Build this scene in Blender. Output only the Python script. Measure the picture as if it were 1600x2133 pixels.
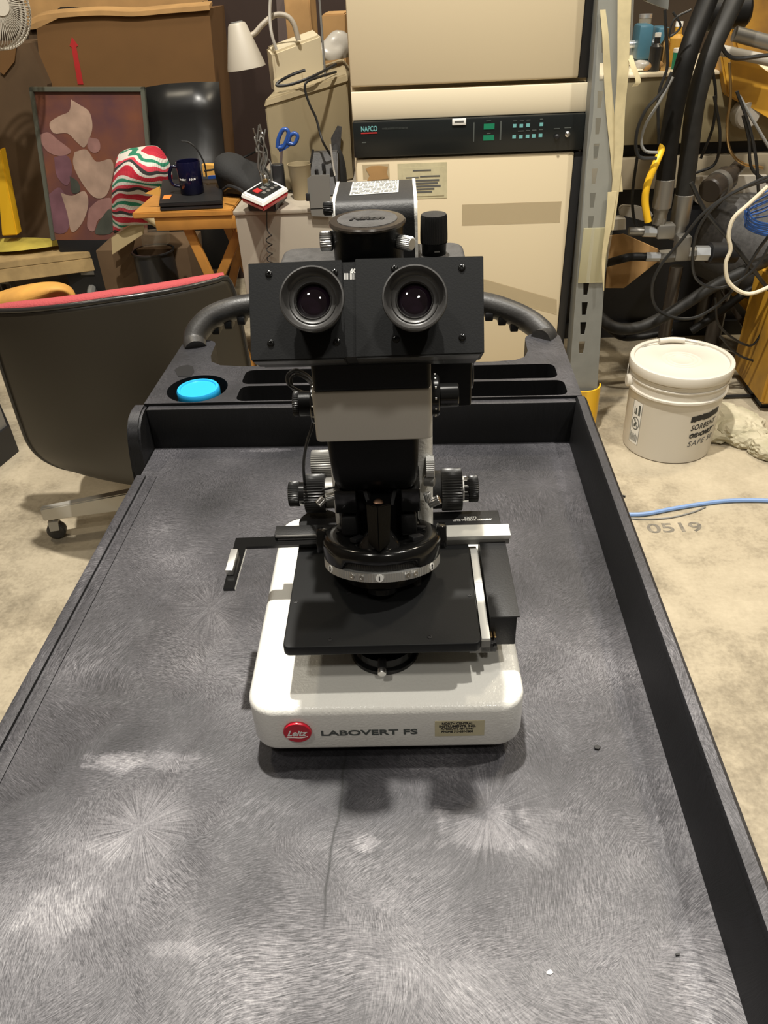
import bpy, bmesh, math, random
from mathutils import Vector, Matrix
random.seed(7)
S = bpy.context.scene
for o in list(bpy.data.objects): bpy.data.objects.remove(o)
COL = S.collection
PI = math.pi
def R(a): return math.radians(a)

# ------------------------------------------------------------------ camera
FPX, IW, IH = 1596.0, 1600, 2133
ROLL, PITCH, YAW = R(2.91), R(35.63), R(3.94)
CAM = Vector((0, 0, 1.30))
TZ = 0.74                                   # height of the cart's tray floor
fw = Vector((-math.sin(YAW)*math.cos(PITCH), math.cos(YAW)*math.cos(PITCH), -math.sin(PITCH)))
r0 = Vector((math.cos(YAW), math.sin(YAW), 0)); u0 = r0.cross(fw)
cx = math.cos(ROLL)*r0 - math.sin(ROLL)*u0
cy = math.sin(ROLL)*r0 + math.cos(ROLL)*u0
camd = bpy.data.cameras.new('camera'); cam = bpy.data.objects.new('camera', camd); COL.objects.link(cam)
m3 = Matrix((cx, cy, -fw)).transposed()
cam.matrix_world = Matrix.Translation(CAM) @ m3.to_4x4()
camd.sensor_fit = 'VERTICAL'; camd.sensor_height = 24.0; camd.lens = FPX/IH*24.0
camd.clip_start = 0.02; camd.clip_end = 60
S.camera = cam
def ray(px, py): return (fw*FPX + cx*(px-IW/2) + cy*(IH/2-py)).normalized()
def Z(px, py, z):
    d = ray(px, py); return CAM + d*((z-CAM.z)/d.z)
def PY(px, py, y):
    d = ray(px, py); return CAM + d*((y-CAM.y)/d.y)

# ------------------------------------------------------------------ world, lights, exposure
S.view_settings.view_transform = 'Standard'; S.view_settings.look = 'None'
S.view_settings.gamma = 1; S.view_settings.use_curve_mapping = False
S.view_settings.exposure = 0.0
wd = bpy.data.worlds.new('world'); S.world = wd; wd.use_nodes = True
wd.node_tree.nodes['Background'].inputs[0].default_value = (1.0, .84, .62, 1)
wd.node_tree.nodes['Background'].inputs[1].default_value = 0.06
def lamp(name, loc, size, power, col, aim=None):
    l = bpy.data.lights.new(name, 'AREA'); l.shape = 'DISK'; l.size = size; l.energy = power; l.color = col
    o = bpy.data.objects.new(name, l); COL.objects.link(o); o.location = loc
    d = (Vector(aim)-Vector(loc)) if aim else Vector((0, 0, -1))
    o.rotation_euler = d.to_track_quat('-Z', 'Y').to_euler(); return o
WARM = (1, .87, .66); NEU = (1, .95, .86)
lamp('high_bay_lamp', (-.20, 1.14, 4.1), .10, 185, NEU)
lamp('high_bay_lamp', (1.45, .75, 4.1), .12, 70, NEU)
lamp('high_bay_lamp', (-1.1, -.75, 4.1), .3, 28, NEU)
lamp('high_bay_lamp', (.8, -1.6, 4.1), .3, 28, NEU)
lamp('high_bay_lamp', (-1.9, 2.5, 3.9), .35, 26, WARM)
lamp('high_bay_lamp', (1.9, 2.7, 3.9), .35, 55, WARM)
lamp('high_bay_lamp', (.4, 4.6, 3.9), .4, 24, WARM)

# ------------------------------------------------------------------ materials
def mat(name, col, rough=.5, metal=0, spec=.5, noise=0, nscale=20, bump=0, bscale=200, col2=None, alpha=1, trans=0, coat=0, emit=None, estr=0, contrast=None):
    m = bpy.data.materials.new(name); m.use_nodes = True; nt = m.node_tree; b = nt.nodes['Principled BSDF']
    c = tuple(col)+(1,)
    b.inputs['Base Color'].default_value = c; b.inputs['Roughness'].default_value = rough
    b.inputs['Metallic'].default_value = metal; b.inputs['Specular IOR Level'].default_value = spec
    if trans: b.inputs['Transmission Weight'].default_value = trans
    if alpha < 1: b.inputs['Alpha'].default_value = alpha
    if coat: b.inputs['Coat Weight'].default_value = coat
    if emit: b.inputs['Emission Color'].default_value = tuple(emit)+(1,); b.inputs['Emission Strength'].default_value = estr
    if noise or col2 or bump:
        tc = nt.nodes.new('ShaderNodeTexCoord')
    if noise or col2:
        n = nt.nodes.new('ShaderNodeTexNoise'); n.inputs['Scale'].default_value = nscale; n.inputs['Detail'].default_value = 6
        nt.links.new(tc.outputs['Object'], n.inputs['Vector'])
        r = nt.nodes.new('ShaderNodeValToRGB')
        lo, hi = contrast or (.3, .7)
        r.color_ramp.elements[0].position = lo; r.color_ramp.elements[1].position = hi
        if col2 is None: col2 = tuple(x*(1-noise) for x in col)
        r.color_ramp.elements[0].color = tuple(col2)+(1,); r.color_ramp.elements[1].color = c
        nt.links.new(n.outputs['Fac'], r.inputs['Fac']); nt.links.new(r.outputs['Color'], b.inputs['Base Color'])
    if bump:
        n = nt.nodes.new('ShaderNodeTexNoise'); n.inputs['Scale'].default_value = bscale; n.inputs['Detail'].default_value = 3
        nt.links.new(tc.outputs['Object'], n.inputs['Vector'])
        bp = nt.nodes.new('ShaderNodeBump'); bp.inputs['Strength'].default_value = bump; bp.inputs['Distance'].default_value = .002
        nt.links.new(n.outputs['Fac'], bp.inputs['Height']); nt.links.new(bp.outputs['Normal'], b.inputs['Normal'])
    return m
class G:                                      # tiny node-graph helper
    def __init__(s, m): s.nt = m.node_tree
    def n(s, t, **k):
        x = s.nt.nodes.new(t)
        for a, v in k.items(): setattr(x, a, v)
        return x
    def put(s, sock, v):
        if isinstance(v, bpy.types.NodeSocket): s.nt.links.new(v, sock)
        else: sock.default_value = v
    def math(s, op, a, b=0., c=None, clamp=False):
        x = s.n('ShaderNodeMath', operation=op, use_clamp=clamp); s.put(x.inputs[0], a); s.put(x.inputs[1], b)
        if c is not None: s.put(x.inputs[2], c)
        return x.outputs[0]
    def vm(s, op, a, b=(0, 0, 0)):
        x = s.n('ShaderNodeVectorMath', operation=op); s.put(x.inputs[0], a)
        if op == 'SCALE': s.put(x.inputs['Scale'], b)
        else: s.put(x.inputs[1], b)
        return x.outputs['Value'] if op in ('LENGTH', 'DISTANCE', 'DOT_PRODUCT') else x.outputs[0]
    def noise(s, v, scale, detail=3, rough=.5):
        x = s.n('ShaderNodeTexNoise'); s.put(x.inputs['Vector'], v); x.inputs['Scale'].default_value = scale
        x.inputs['Detail'].default_value = detail; x.inputs['Roughness'].default_value = rough; return x
    def comb(s, a, b, c):
        x = s.n('ShaderNodeCombineXYZ'); s.put(x.inputs[0], a); s.put(x.inputs[1], b); s.put(x.inputs[2], c); return x.outputs[0]
    def sep(s, v):
        x = s.n('ShaderNodeSeparateXYZ'); s.put(x.inputs[0], v); return x.outputs
    def ramp(s, f, stops):
        x = s.n('ShaderNodeValToRGB'); s.put(x.inputs[0], f); e = x.color_ramp.elements
        while len(e) < len(stops): e.new(.5)
        for el, (p, c) in zip(e, stops): el.position = p; el.color = tuple(c)+(1,)
        return x.outputs[0]
    def mix(s, f, a, b):
        x = s.n('ShaderNodeMix', data_type='RGBA'); s.put(x.inputs['Factor'], f); s.put(x.inputs[6], a); s.put(x.inputs[7], b); return x.outputs[2]
    def mixf(s, f, a, b):
        x = s.n('ShaderNodeMix', data_type='FLOAT'); s.put(x.inputs[0], f); s.put(x.inputs[2], a); s.put(x.inputs[3], b); return x.outputs[0]

def scuffed_plastic():
    m = mat('scuffed_black_plastic', (.05, .05, .05), .5); g = G(m); b = m.node_tree.nodes['Principled BSDF']
    P = g.n('ShaderNodeNewGeometry').outputs['Position']
    w = g.noise(P, 3.2, 2.5, .5)
    col = g.vm('SUBTRACT', w.outputs['Color'], (.5, .5, .5))
    phi, psi, chi = g.sep(col)
    px, py, pz = g.sep(P)
    # brush strokes: short hairs combed in a different direction in each patch, patches bent and blended
    def combed(cell, seed, warp, hi, lo):
        Q = g.vm('ADD', P, g.vm('SCALE', col, warp)); Q = g.vm('ADD', Q, (seed, seed*.7, 0))
        v = g.n('ShaderNodeTexVoronoi', voronoi_dimensions='2D'); g.put(v.inputs['Vector'], Q); v.inputs['Scale'].default_value = cell
        d = g.vm('SUBTRACT', Q, v.outputs['Position']); dx, dy, _ = g.sep(d); rx, ry, rz = g.sep(v.outputs['Color'])
        th = g.math('MULTIPLY', rx, 6.283); c = g.math('COSINE', th); sn = g.math('SINE', th)
        u_ = g.math('ADD', g.math('MULTIPLY', dx, c), g.math('MULTIPLY', dy, sn)); w_ = g.math('SUBTRACT', g.math('MULTIPLY', dy, c), g.math('MULTIPLY', dx, sn))
        k = g.math('MULTIPLY', g.math('SUBTRACT', ry, .5), 9.*cell/6.)
        u2 = g.math('ADD', u_, g.math('MULTIPLY', k, g.math('MULTIPLY', w_, w_)))
        n = g.noise(g.comb(g.math('MULTIPLY', u2, hi), g.math('MULTIPLY', w_, lo), g.math('MULTIPLY', rz, 40.)), 1., 5, .68).outputs['Fac']
        e = g.n('ShaderNodeTexVoronoi', voronoi_dimensions='2D', feature='DISTANCE_TO_EDGE'); g.put(e.inputs['Vector'], Q); e.inputs['Scale'].default_value = cell
        return n, g.math('MULTIPLY', e.outputs['Distance'], 5., clamp=True)
    n1, e1 = combed(7., 0., .22, 1250., 120.); n2, e2 = combed(12., 3.7, .16, 1350., 150.); n3, e3 = combed(21., 8.1, .10, 1450., 190.)
    st = g.mixf(e2, n3, n2); st = g.mixf(g.math('MULTIPLY', e1, g.math('MULTIPLY', g.math('SUBTRACT', g.noise(P, 4.5, 2).outputs['Fac'], .35, clamp=True), 4., clamp=True)), st, n1)
    rings = None
    # scrub marks that fan out of a few spots
    for (qx, qy, rad) in FANS:
        c = Vector((qx, qy, TZ))
        d = g.vm('SUBTRACT', P, tuple(c)); L = g.vm('LENGTH', d)
        nrm = g.sep(g.vm('NORMALIZE', d))
        wob = g.math('MULTIPLY', phi, .9)
        sN = g.noise(g.comb(g.math('MULTIPLY', g.math('ADD', nrm[0], wob), 26.), g.math('MULTIPLY', g.math('SUBTRACT', nrm[1], wob), 26.), g.math('MULTIPLY', L, 22.)), 1., 5, .65).outputs['Fac']
        mk = g.math('SUBTRACT', 1.0, g.math('DIVIDE', L, rad), clamp=True)
        mk = g.math('MULTIPLY', g.math('SUBTRACT', g.math('MULTIPLY', mk, 2.6), g.math('MULTIPLY', g.noise(P, 14., 3).outputs['Fac'], 1.5), clamp=True), .6)
        st = g.mixf(mk, st, sN)
        hot = g.math('POWER', g.math('SUBTRACT', 1.0, g.math('DIVIDE', L, rad*.9), clamp=True), 2.0)
        rings = hot if rings is None else g.math('ADD', rings, hot)
    grain = g.noise(P, 520., 2, .6).outputs['Fac']
    st = g.math('ADD', g.math('MULTIPLY', st, .85), g.math('MULTIPLY', grain, .15))
    big = g.noise(P, 6.5, 3, .55).outputs['Fac']
    big2 = g.noise(g.vm('ADD', P, (3.3, 1.2, 0)), 2.2, 3, .5).outputs['Fac']
    # scuff tone gets paler towards the near end of the tray
    near_gain = g.n('ShaderNodeMapRange'); g.put(near_gain.inputs[0], py); near_gain.inputs[1].default_value = .9; near_gain.inputs[2].default_value = .15
    near_gain.inputs[3].default_value = .66; near_gain.inputs[4].default_value = 1.4
    up = g.n('ShaderNodeNewGeometry').outputs['Normal']; upz = g.sep(up)[2]
    a = g.math('MULTIPLY', g.math('SUBTRACT', st, .30, clamp=True), 1.15)
    a = g.math('MULTIPLY', a, g.math('MULTIPLY', g.math('ADD', -.15, g.math('MULTIPLY', big, 2.2)), g.math('ADD', .45, g.math('MULTIPLY', big2, 1.2))))
    a = g.math('MULTIPLY', a, near_gain.outputs[0])
    a = g.math('ADD', a, g.math('MULTIPLY', g.math('SUBTRACT', big, .60, clamp=True), .25))
    a = g.math('ADD', a, g.math('MULTIPLY', g.math('MULTIPLY', rings, st), .16))
    for (qx, qy, rx_, ry_, k_) in PATCHES:
        d = g.vm('DIVIDE', g.vm('SUBTRACT', P, (qx, qy, TZ)), (rx_, ry_, 1.)); L = g.vm('LENGTH', d)
        mk = g.math('SUBTRACT', g.math('ADD', -.35, g.math('MULTIPLY', g.noise(P, 42., 5, .7).outputs['Fac'], 2.6)), L, clamp=True)
        mk = g.math('MULTIPLY', g.math('MULTIPLY', mk, 2.2, clamp=True), k_*.6)
        a = g.math('ADD', a, g.math('MULTIPLY', mk, st))
    # the dark crease that runs down the middle of the near end
    cxl_ = g.math('ABSOLUTE', g.math('SUBTRACT', g.math('SUBTRACT', px, fz(672, 1850)[0]), g.math('ADD', g.math('MULTIPLY', g.math('SUBTRACT', g.noise(P, 9., 3).outputs['Fac'], .5), .03), g.math('MULTIPLY', g.math('SUBTRACT', py, .28), .06))))
    cr = g.math('MULTIPLY', g.math('SUBTRACT', 1., g.math('DIVIDE', cxl_, .0016), clamp=True), g.math('MULTIPLY', g.math('MULTIPLY', g.math('SUBTRACT', py, .265, clamp=True), 40., clamp=True), g.math('MULTIPLY', g.math('SUBTRACT', .43, py, clamp=True), 40., clamp=True)))
    wide = g.math('SUBTRACT', 1., g.math('DIVIDE', cxl_, .02), clamp=True)
    a = g.math('MULTIPLY', a, g.math('SUBTRACT', 1., g.math('ADD', g.math('MULTIPLY', cr, .75), g.math('MULTIPLY', wide, .14))))
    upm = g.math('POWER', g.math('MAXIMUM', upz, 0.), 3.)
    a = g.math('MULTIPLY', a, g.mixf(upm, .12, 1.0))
    c = g.ramp(a, [(0, (.010, .010, .010)), (.10, (.020, .020, .023)), (.28, (.062, .060, .067)), (.55, (.190, .184, .196)), (1, (.48, .47, .48))])
    g.put(b.inputs['Base Color'], c)
    g.put(b.inputs['Roughness'], g.mixf(st, .34, .58))
    g.put(b.inputs['Specular IOR Level'], g.mixf(upm, .18, .40))
    bp = g.n('ShaderNodeBump'); bp.inputs['Strength'].default_value = .35; bp.inputs['Distance'].default_value = .0012
    g.put(bp.inputs['Height'], st); g.put(b.inputs['Normal'], bp.outputs[0])
    return m
def fz(px, py): p = Z(px, py, TZ); return (p.x, p.y)
FANS = [fz(292, 1722)+(.075,), fz(1015, 1690)+(.10,), fz(440, 1265)+(.09,), fz(1130, 1010)+(.07,)]

PATCHES = [fz(300, 1585)+(.060, .013, .55), fz(240, 1590)+(.035, .014, .5), fz(766, 1752)+(.012, .010, .8), fz(120, 1900)+(.035, .028, .45), fz(1010, 1730)+(.045, .022, .6), fz(1130, 1740)+(.030, .030, .4),
           fz(380, 1978)+(.030, .008, .4), fz(210, 1765)+(.030, .012, .35), fz(560, 938)+(.045, .006, .5), fz(800, 1870)+(.02, .012, .35), fz(1480, 2060)+(.03, .06, .35), fz(1190, 1000)+(.02, .12, .25), fz(870, 2040)+(.05, .02, .22), fz(1380, 1560)+(.012, .2, .18)]
def concrete():
    m = mat('stained_concrete', (.5, .45, .36), .55); g = G(m); b = m.node_tree.nodes['Principled BSDF']
    P = g.n('ShaderNodeNewGeometry').outputs['Position']
    a = g.noise(P, 1.6, 5, .6).outputs['Fac']; c = g.noise(P, 9., 6, .65).outputs['Fac']; d = g.noise(P, 90., 3, .6).outputs['Fac']
    v = g.math('ADD', g.math('MULTIPLY', a, .45), g.math('ADD', g.math('MULTIPLY', c, .38), g.math('MULTIPLY', d, .17)))
    col = g.ramp(v, [(.28, (.10, .082, .058)), (.42, (.26, .22, .155)), (.52, (.42, .36, .26)), (.68, (.54, .47, .345))])
    g.put(b.inputs['Base Color'], col)
    bp = g.n('ShaderNodeBump'); bp.inputs['Strength'].default_value = .25; bp.inputs['Distance'].default_value = .003
    g.put(bp.inputs['Height'], v); g.put(b.inputs['Normal'], bp.outputs[0]); b.inputs['Specular IOR Level'].default_value = .4
    return m
def striped(name, cols, scale, axis=2, dist=3., rough=.9):
    m = mat(name, cols[0], rough); g = G(m); b = m.node_tree.nodes['Principled BSDF']
    O = g.n('ShaderNodeTexCoord').outputs['Object']
    n = g.noise(O, 4.5, 2).outputs['Fac']
    f = g.math('FRACT', g.math('ADD', g.math('MULTIPLY', g.sep(O)[axis], scale), g.math('MULTIPLY', n, dist)))
    x = g.n('ShaderNodeValToRGB'); x.color_ramp.interpolation = 'CONSTANT'; e = x.color_ramp.elements
    while len(e) < len(cols): e.new(.5)
    for i, el in enumerate(e): el.position = i/len(cols); el.color = tuple(cols[i])+(1,)
    g.put(x.inputs[0], f); g.put(b.inputs['Base Color'], x.outputs[0])
    k = g.n('ShaderNodeTexWave'); g.put(k.inputs[0], O); k.inputs['Scale'].default_value = 60
    bp = g.n('ShaderNodeBump'); bp.inputs['Strength'].default_value = .7; g.put(bp.inputs['Height'], k.outputs['Fac']); g.put(b.inputs['Normal'], bp.outputs[0])
    return m

M = {}
M['tray'] = scuffed_plastic()
M['concrete'] = concrete()
M['handle'] = mat('worn_handle_plastic', (.045, .043, .041), .42, noise=.6, nscale=25, bump=.15, bscale=300)
M['white'] = mat('ivory_enamel', (.80, .79, .74), .22, bump=.22, bscale=420, coat=.3)
M['whitehead'] = mat('ivory_enamel_smooth', (.62, .59, .53), .4, bump=.06, bscale=500)
M['black'] = mat('black_enamel', (.004, .004, .004), .36, spec=.14, bump=.06, bscale=400)
M['blackgloss'] = mat('glossy_black_metal', (.008, .008, .008), .16)
M['blackmat'] = mat('matt_black_metal', (.014, .014, .0145), .5, spec=.35, bump=.12, bscale=600)
M['plate'] = mat('anodised_black_plate', (.010, .0105, .011), .5, spec=.22, bump=.05, bscale=800)
M['rubber'] = mat('black_rubber', (.05, .048, .046), .38, noise=.4, nscale=60)
M['knurl'] = mat('black_knurled', (.02, .02, .02), .34)
M['steel'] = mat('satin_steel', (.72, .71, .69), .3, metal=1)
M['alu'] = mat('brushed_aluminium', (.70, .70, .68), .42, metal=.85)
M['scalebar'] = mat('silver_scale', (.74, .74, .70), .4, metal=.2)
M['greymetal'] = mat('grey_metal', (.22, .215, .20), .45, metal=.3)
M['crinkle'] = mat('grey_crinkle_paint', (.065, .062, .06), .6, noise=.45, nscale=90, bump=.3, bscale=500)
M['brass'] = mat('brass', (.75, .52, .25), .3, metal=1)
M['copper'] = mat('copper_screw', (.7, .42, .28), .35, metal=1)
M['lens'] = mat('coated_lens', (.012, .006, .012), .04, coat=1)
M['red'] = mat('red_enamel', (.55, .012, .03), .28)
M['inkgrey'] = mat('dark_grey_ink', (.075, .085, .08), .5)
M['ink'] = mat('black_ink', (.012, .012, .012), .6)
M['fadedink'] = mat('faded_ink', (.10, .10, .095), .7)
M['inkwhite'] = mat('white_ink', (.85, .84, .8), .5)
M['inkred'] = mat('red_ink', (.42, .02, .02), .6)
M['sticker'] = mat('yellowed_sticker', (.62, .56, .36), .4, noise=.15, nscale=60)
M['paper'] = mat('white_paper', (.82, .81, .77), .6)
M['sheet'] = mat('printed_label_stock', (.50, .50, .47), .6)
M['cream'] = mat('cream_steel', (.70, .59, .40), .32, spec=.4)
M['creamlight'] = mat('cream_trim', (.76, .67, .49), .35)
M['greige'] = mat('greige_steel', (.36, .315, .25), .5, noise=.12, nscale=5)
M['crt'] = mat('beige_plastic', (.34, .275, .165), .5, noise=.1, nscale=6)
M['beigelight'] = mat('light_beige_plastic', (.60, .52, .36), .45)
M['shade'] = mat('off_white_shade', (.42, .38, .31), .5)
M['panel'] = mat('black_glass_panel', (.012, .014, .014), .25)
M['green'] = mat('green_display', (.01, .14, .07), .3, emit=(.02, .5, .22), estr=.12)
M['teal'] = mat('teal_print', (.16, .42, .42), .5)
M['gasket'] = mat('black_gasket', (.012, .012, .013), .45)
M['tape'] = mat('clear_yellow_tape', (.58, .53, .33), .2, alpha=.55)
M['tapefaint'] = mat('clear_tape', (.60, .50, .32), .3, alpha=.42)
M['masking'] = mat('masking_tape', (.70, .60, .36), .5, noise=.2, nscale=30)
M['film'] = mat('clear_plastic_film', (.75, .75, .65), .08, alpha=.22, coat=1)
M['postgrey'] = mat('grey_upright', (.21, .215, .20), .45, noise=.12, nscale=30)
M['yellow'] = mat('yellow_paint', (.78, .45, .02), .4, col2=(.35, .20, .03), nscale=9, contrast=(.28, .36))
M['orange'] = mat('orange_machine_paint', (.62, .33, .03), .5, col2=(.20, .10, .02), nscale=4, contrast=(.3, .6))
M['pail'] = mat('white_pail_plastic', (.66, .62, .54), .35)
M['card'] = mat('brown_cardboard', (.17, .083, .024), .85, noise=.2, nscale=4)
M['carddark'] = mat('dark_cardboard', (.115, .068, .032), .85, noise=.3, nscale=5)  # darker brown than the other cardboard
M['cardlight'] = mat('pale_cardboard', (.50, .29, .11), .8, noise=.3, nscale=8)
M['darkbrown'] = mat('dark_brown_board', (.035, .018, .012), .6, noise=.2, nscale=3)
M['brownstrip'] = mat('taupe_board', (.11, .08, .07), .6)
M['portfolio'] = mat('black_vinyl', (.012, .012, .012), .33, bump=.1, bscale=8)
M['frame'] = mat('pewter_frame', (.20, .21, .17), .35, metal=.6)
M['wood'] = mat('honey_wood', (.52, .24, .05), .4, noise=.3, nscale=12)
M['drawer'] = mat('dark_beige_drawer', (.30, .25, .17), .5)  # darker beige for the drawer front
M['olive'] = mat('olive_bench_panel', (.20, .165, .09), .55)
M['pinewood'] = mat('raw_pine', (.50, .35, .16), .7, noise=.4, nscale=14)
M['navy'] = mat('navy_glaze', (.005, .005, .022), .14)
M['blackplastic'] = mat('black_plastic', (.02, .02, .021), .35)
M['blackfabric'] = mat('black_fabric', (.018, .018, .018), .85, bump=.5, bscale=120)
M['orangesticker'] = mat('orange_sticker', (.85, .22, .04), .6)
M['manila'] = mat('manila_envelope', (.72, .38, .08), .7)
M['blueplastic'] = mat('blue_plastic', (.02, .07, .28), .3)
M['bluelid'] = mat('bright_blue_lid', (.02, .36, .72), .35)
M['bluehose'] = mat('pale_blue_hose', (.20, .32, .58), .4)
M['bluewire'] = mat('blue_wire', (.03, .10, .35), .4)
M['chairshell'] = mat('brown_black_shell', (.022, .018, .012), .42, bump=.03, bscale=300)
M['trimblack'] = mat('black_trim', (.02, .019, .018), .25)
M['redfabric'] = mat('red_upholstery', (.36, .055, .06), .9, bump=.8, bscale=260)
M['chrome'] = mat('polished_aluminium', (.50, .48, .43), .3, metal=.35)  # less metallic and beige: the floor's reflection is put into the colour
M['leather'] = mat('yellow_leather', (.66, .34, .06), .7, col2=(.40, .20, .04), nscale=10, bump=.2, bscale=90)
M['hose'] = mat('black_rubber_hose', (.009, .0085, .008), .5, spec=.2, noise=.4, nscale=30)
M['hosegrey'] = mat('dusty_black_hose', (.022, .021, .019), .55, spec=.3, noise=.4, nscale=30)
M['fitting'] = mat('zinc_fitting', (.24, .23, .21), .4, metal=.7)
M['zinc'] = mat('bright_zinc', (.70, .72, .74), .3, metal=.8)
M['yellowhose'] = mat('yellow_hose', (.85, .50, .02), .4)
M['cable'] = mat('black_cable', (.015, .015, .015), .4)
M['greycable'] = mat('grey_cable', (.22, .22, .21), .45)
M['whitecable'] = mat('cream_cable', (.72, .65, .50), .45)
M['clearpipe'] = mat('frosted_plastic', (.38, .355, .31), .3)
M['motor'] = mat('dark_motor_can', (.035, .028, .022), .25)
M['rubble'] = mat('pale_plaster_rubble', (.62, .56, .42), .9, col2=(.36, .33, .22), nscale=14, bump=.8, bscale=40)
M['brownwall'] = mat('brown_wall_paint', (.06, .038, .02), .7, noise=.3, nscale=2)
M['teeblue'] = mat('teal_vise_paint', (.05, .13, .18), .3)
M['scissorsteel'] = mat('scissor_steel', (.5, .5, .5), .3, metal=1)
M['fanwhite'] = mat('dusty_fan_guard', (.52, .48, .40), .5)
M['knit'] = striped('striped_knit', [(.45, .01, .03), (.62, .58, .52), (.03, .03, .03), (.60, .05, .08), (.66, .62, .56), (.02, .20, .11), (.62, .58, .52), (.48, .02, .04)], 13., 2, 2.3)
M['tan'] = mat('tan_cloth', (.42, .33, .18), .8)

# ------------------------------------------------------------------ geometry helpers
def V(*a): return Vector(a)
WL = {}                                        # world-space origin of things built with world coordinates
def link(name, me, m, parent):
    o = bpy.data.objects.new(name, me); COL.objects.link(o)
    if m is not None: me.materials.append(m if not isinstance(m, str) else M[m])
    if parent is not None: o.parent = parent
    return o
def root_origin(o):
    while o.parent is not None: o = o.parent
    return WL.get(o.name, Vector((0, 0, 0)))
def finish(name, bm, m, parent=None, smooth=True, world=False, angle=40):
    if parent is not None and root_origin(parent).length > 0: 
        bmesh.ops.translate(bm, verts=bm.verts, vec=-root_origin(parent))
    loc = None
    if parent is None and len(bm.verts):
        xs = [v.co.x for v in bm.verts]; ys = [v.co.y for v in bm.verts]; z0 = min(v.co.z for v in bm.verts)
        loc = Vector(((min(xs)+max(xs))/2, (min(ys)+max(ys))/2, z0)); bmesh.ops.translate(bm, verts=bm.verts, vec=-loc)
    bmesh.ops.recalc_face_normals(bm, faces=bm.faces)
    me = bpy.data.meshes.new(name); bm.to_mesh(me); bm.free()
    if smooth:
        for p in me.polygons: p.use_smooth = True
        me.set_sharp_from_angle(angle=R(angle))
    o = link(name, me, m, parent)
    if loc is not None: o.location = loc; WL[o.name] = loc
    return o
def tag(o, label, cat, group=None, kind=None):
    o['label'] = label; o['category'] = cat
    if group: o['group'] = group
    if kind: o['kind'] = kind
    return o
def thing(name, label, cat, loc=(0, 0, 0), group=None, rot=None):
    o = bpy.data.objects.new(name, None); COL.objects.link(o); o.location = loc; o.empty_display_size = .02
    WL[o.name] = Vector(loc)
    if rot is not None: o.rotation_euler = (0, 0, rot); WL[o.name] = Vector((0, 0, 0))
    return tag(o, label, cat, group)
def NB(): return bmesh.new()
def face(bm, pts):
    vs = [bm.verts.new(p) for p in pts]
    try: bm.faces.new(vs)
    except Exception: pass
def loft(bm, rings, caps=True, closed=True):
    L = [[bm.verts.new(p) for p in r] for r in rings]; n = len(L[0])
    for a, b in zip(L, L[1:]):
        for i in range(n if closed else n-1):
            j = (i+1) % n
            try: bm.faces.new((a[i], a[j], b[j], b[i]))
            except Exception: pass
    if caps and closed:
        bm.faces.new(L[0][::-1]); bm.faces.new(L[-1])
def box(bm, c, s, M3=None, bev=0):
    t = bmesh.new(); bmesh.ops.create_cube(t, size=1)
    for v in t.verts: v.co = Vector((v.co.x*s[0], v.co.y*s[1], v.co.z*s[2]))
    if bev: bmesh.ops.bevel(t, geom=t.edges[:], offset=bev, segments=2, profile=.5, affect='EDGES')
    merge(bm, t, c, M3)
def merge(bm, t, c=(0, 0, 0), M3=None):
    mp = {}
    for v in t.verts:
        p = v.co if M3 is None else M3 @ v.co
        mp[v] = bm.verts.new(p+Vector(c))
    for f in t.faces:
        try: bm.faces.new([mp[v] for v in f.verts])
        except Exception: pass
    t.free()
def bx(bm, x0, x1, y0, y1, z0, z1, bev=0): box(bm, ((x0+x1)/2, (y0+y1)/2, (z0+z1)/2), (abs(x1-x0), abs(y1-y0), abs(z1-z0)), None, bev)
def rrect(x0, x1, y0, y1, r, z, n=6):
    r = max(min(r, (x1-x0)/2-1e-5, (y1-y0)/2-1e-5), 1e-5); out = []
    for (ax, ay, s) in ((x1-r, y0+r, -90), (x1-r, y1-r, 0), (x0+r, y1-r, 90), (x0+r, y0+r, 180)):
        for k in range(n+1):
            a = R(s+90*k/n); out.append(V(ax+r*math.cos(a), ay+r*math.sin(a), z))
    return out
def rbox(bm, x0, x1, y0, y1, z0, z1, r=.01, rt=.002, rb=.002, n=6):
    rings = []
    for k in range(5):
        a = R(90*k/4); i = rb*(1-math.sin(a)); rings.append(rrect(x0+i, x1-i, y0+i, y1-i, r-i, z0+rb*(1-math.cos(a)), n))
    for k in range(5):
        a = R(90*k/4); i = rt*(1-math.cos(a)); rings.append(rrect(x0+i, x1-i, y0+i, y1-i, r-i, z1-rt+rt*math.sin(a), n))
    loft(bm, rings)
def axis_m(d):
    return Vector(d).normalized().to_track_quat('Z', 'Y').to_matrix()
def lathe(bm, prof, c=(0, 0, 0), d=(0, 0, 1), n=32, teeth=0, depth=0, trange=None, caps=True):
    Mx = axis_m(d); rings = []
    N = n if not teeth else teeth*2
    for i, (r, h) in enumerate(prof):
        ring = []
        for k in range(N):
            rr = r
            if teeth and k % 2 and (trange is None or trange[0] <= i <= trange[1]): rr = max(r-depth, 1e-5)
            a = 2*PI*k/N; ring.append(Vector(c)+Mx @ V(rr*math.cos(a), rr*math.sin(a), h))
        rings.append(ring)
    loft(bm, rings, caps)
def cyl(bm, p0, p1, r, n=20, r1=None, bev=0):
    p0, p1 = Vector(p0), Vector(p1); L = (p1-p0).length; r1 = r if r1 is None else r1
    prof = [(r, 0), (r1, L)] if not bev else [(r-bev, 0), (r, bev), (r1, L-bev), (r1-bev, L)]
    lathe(bm, prof, p0, p1-p0, n)
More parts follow.
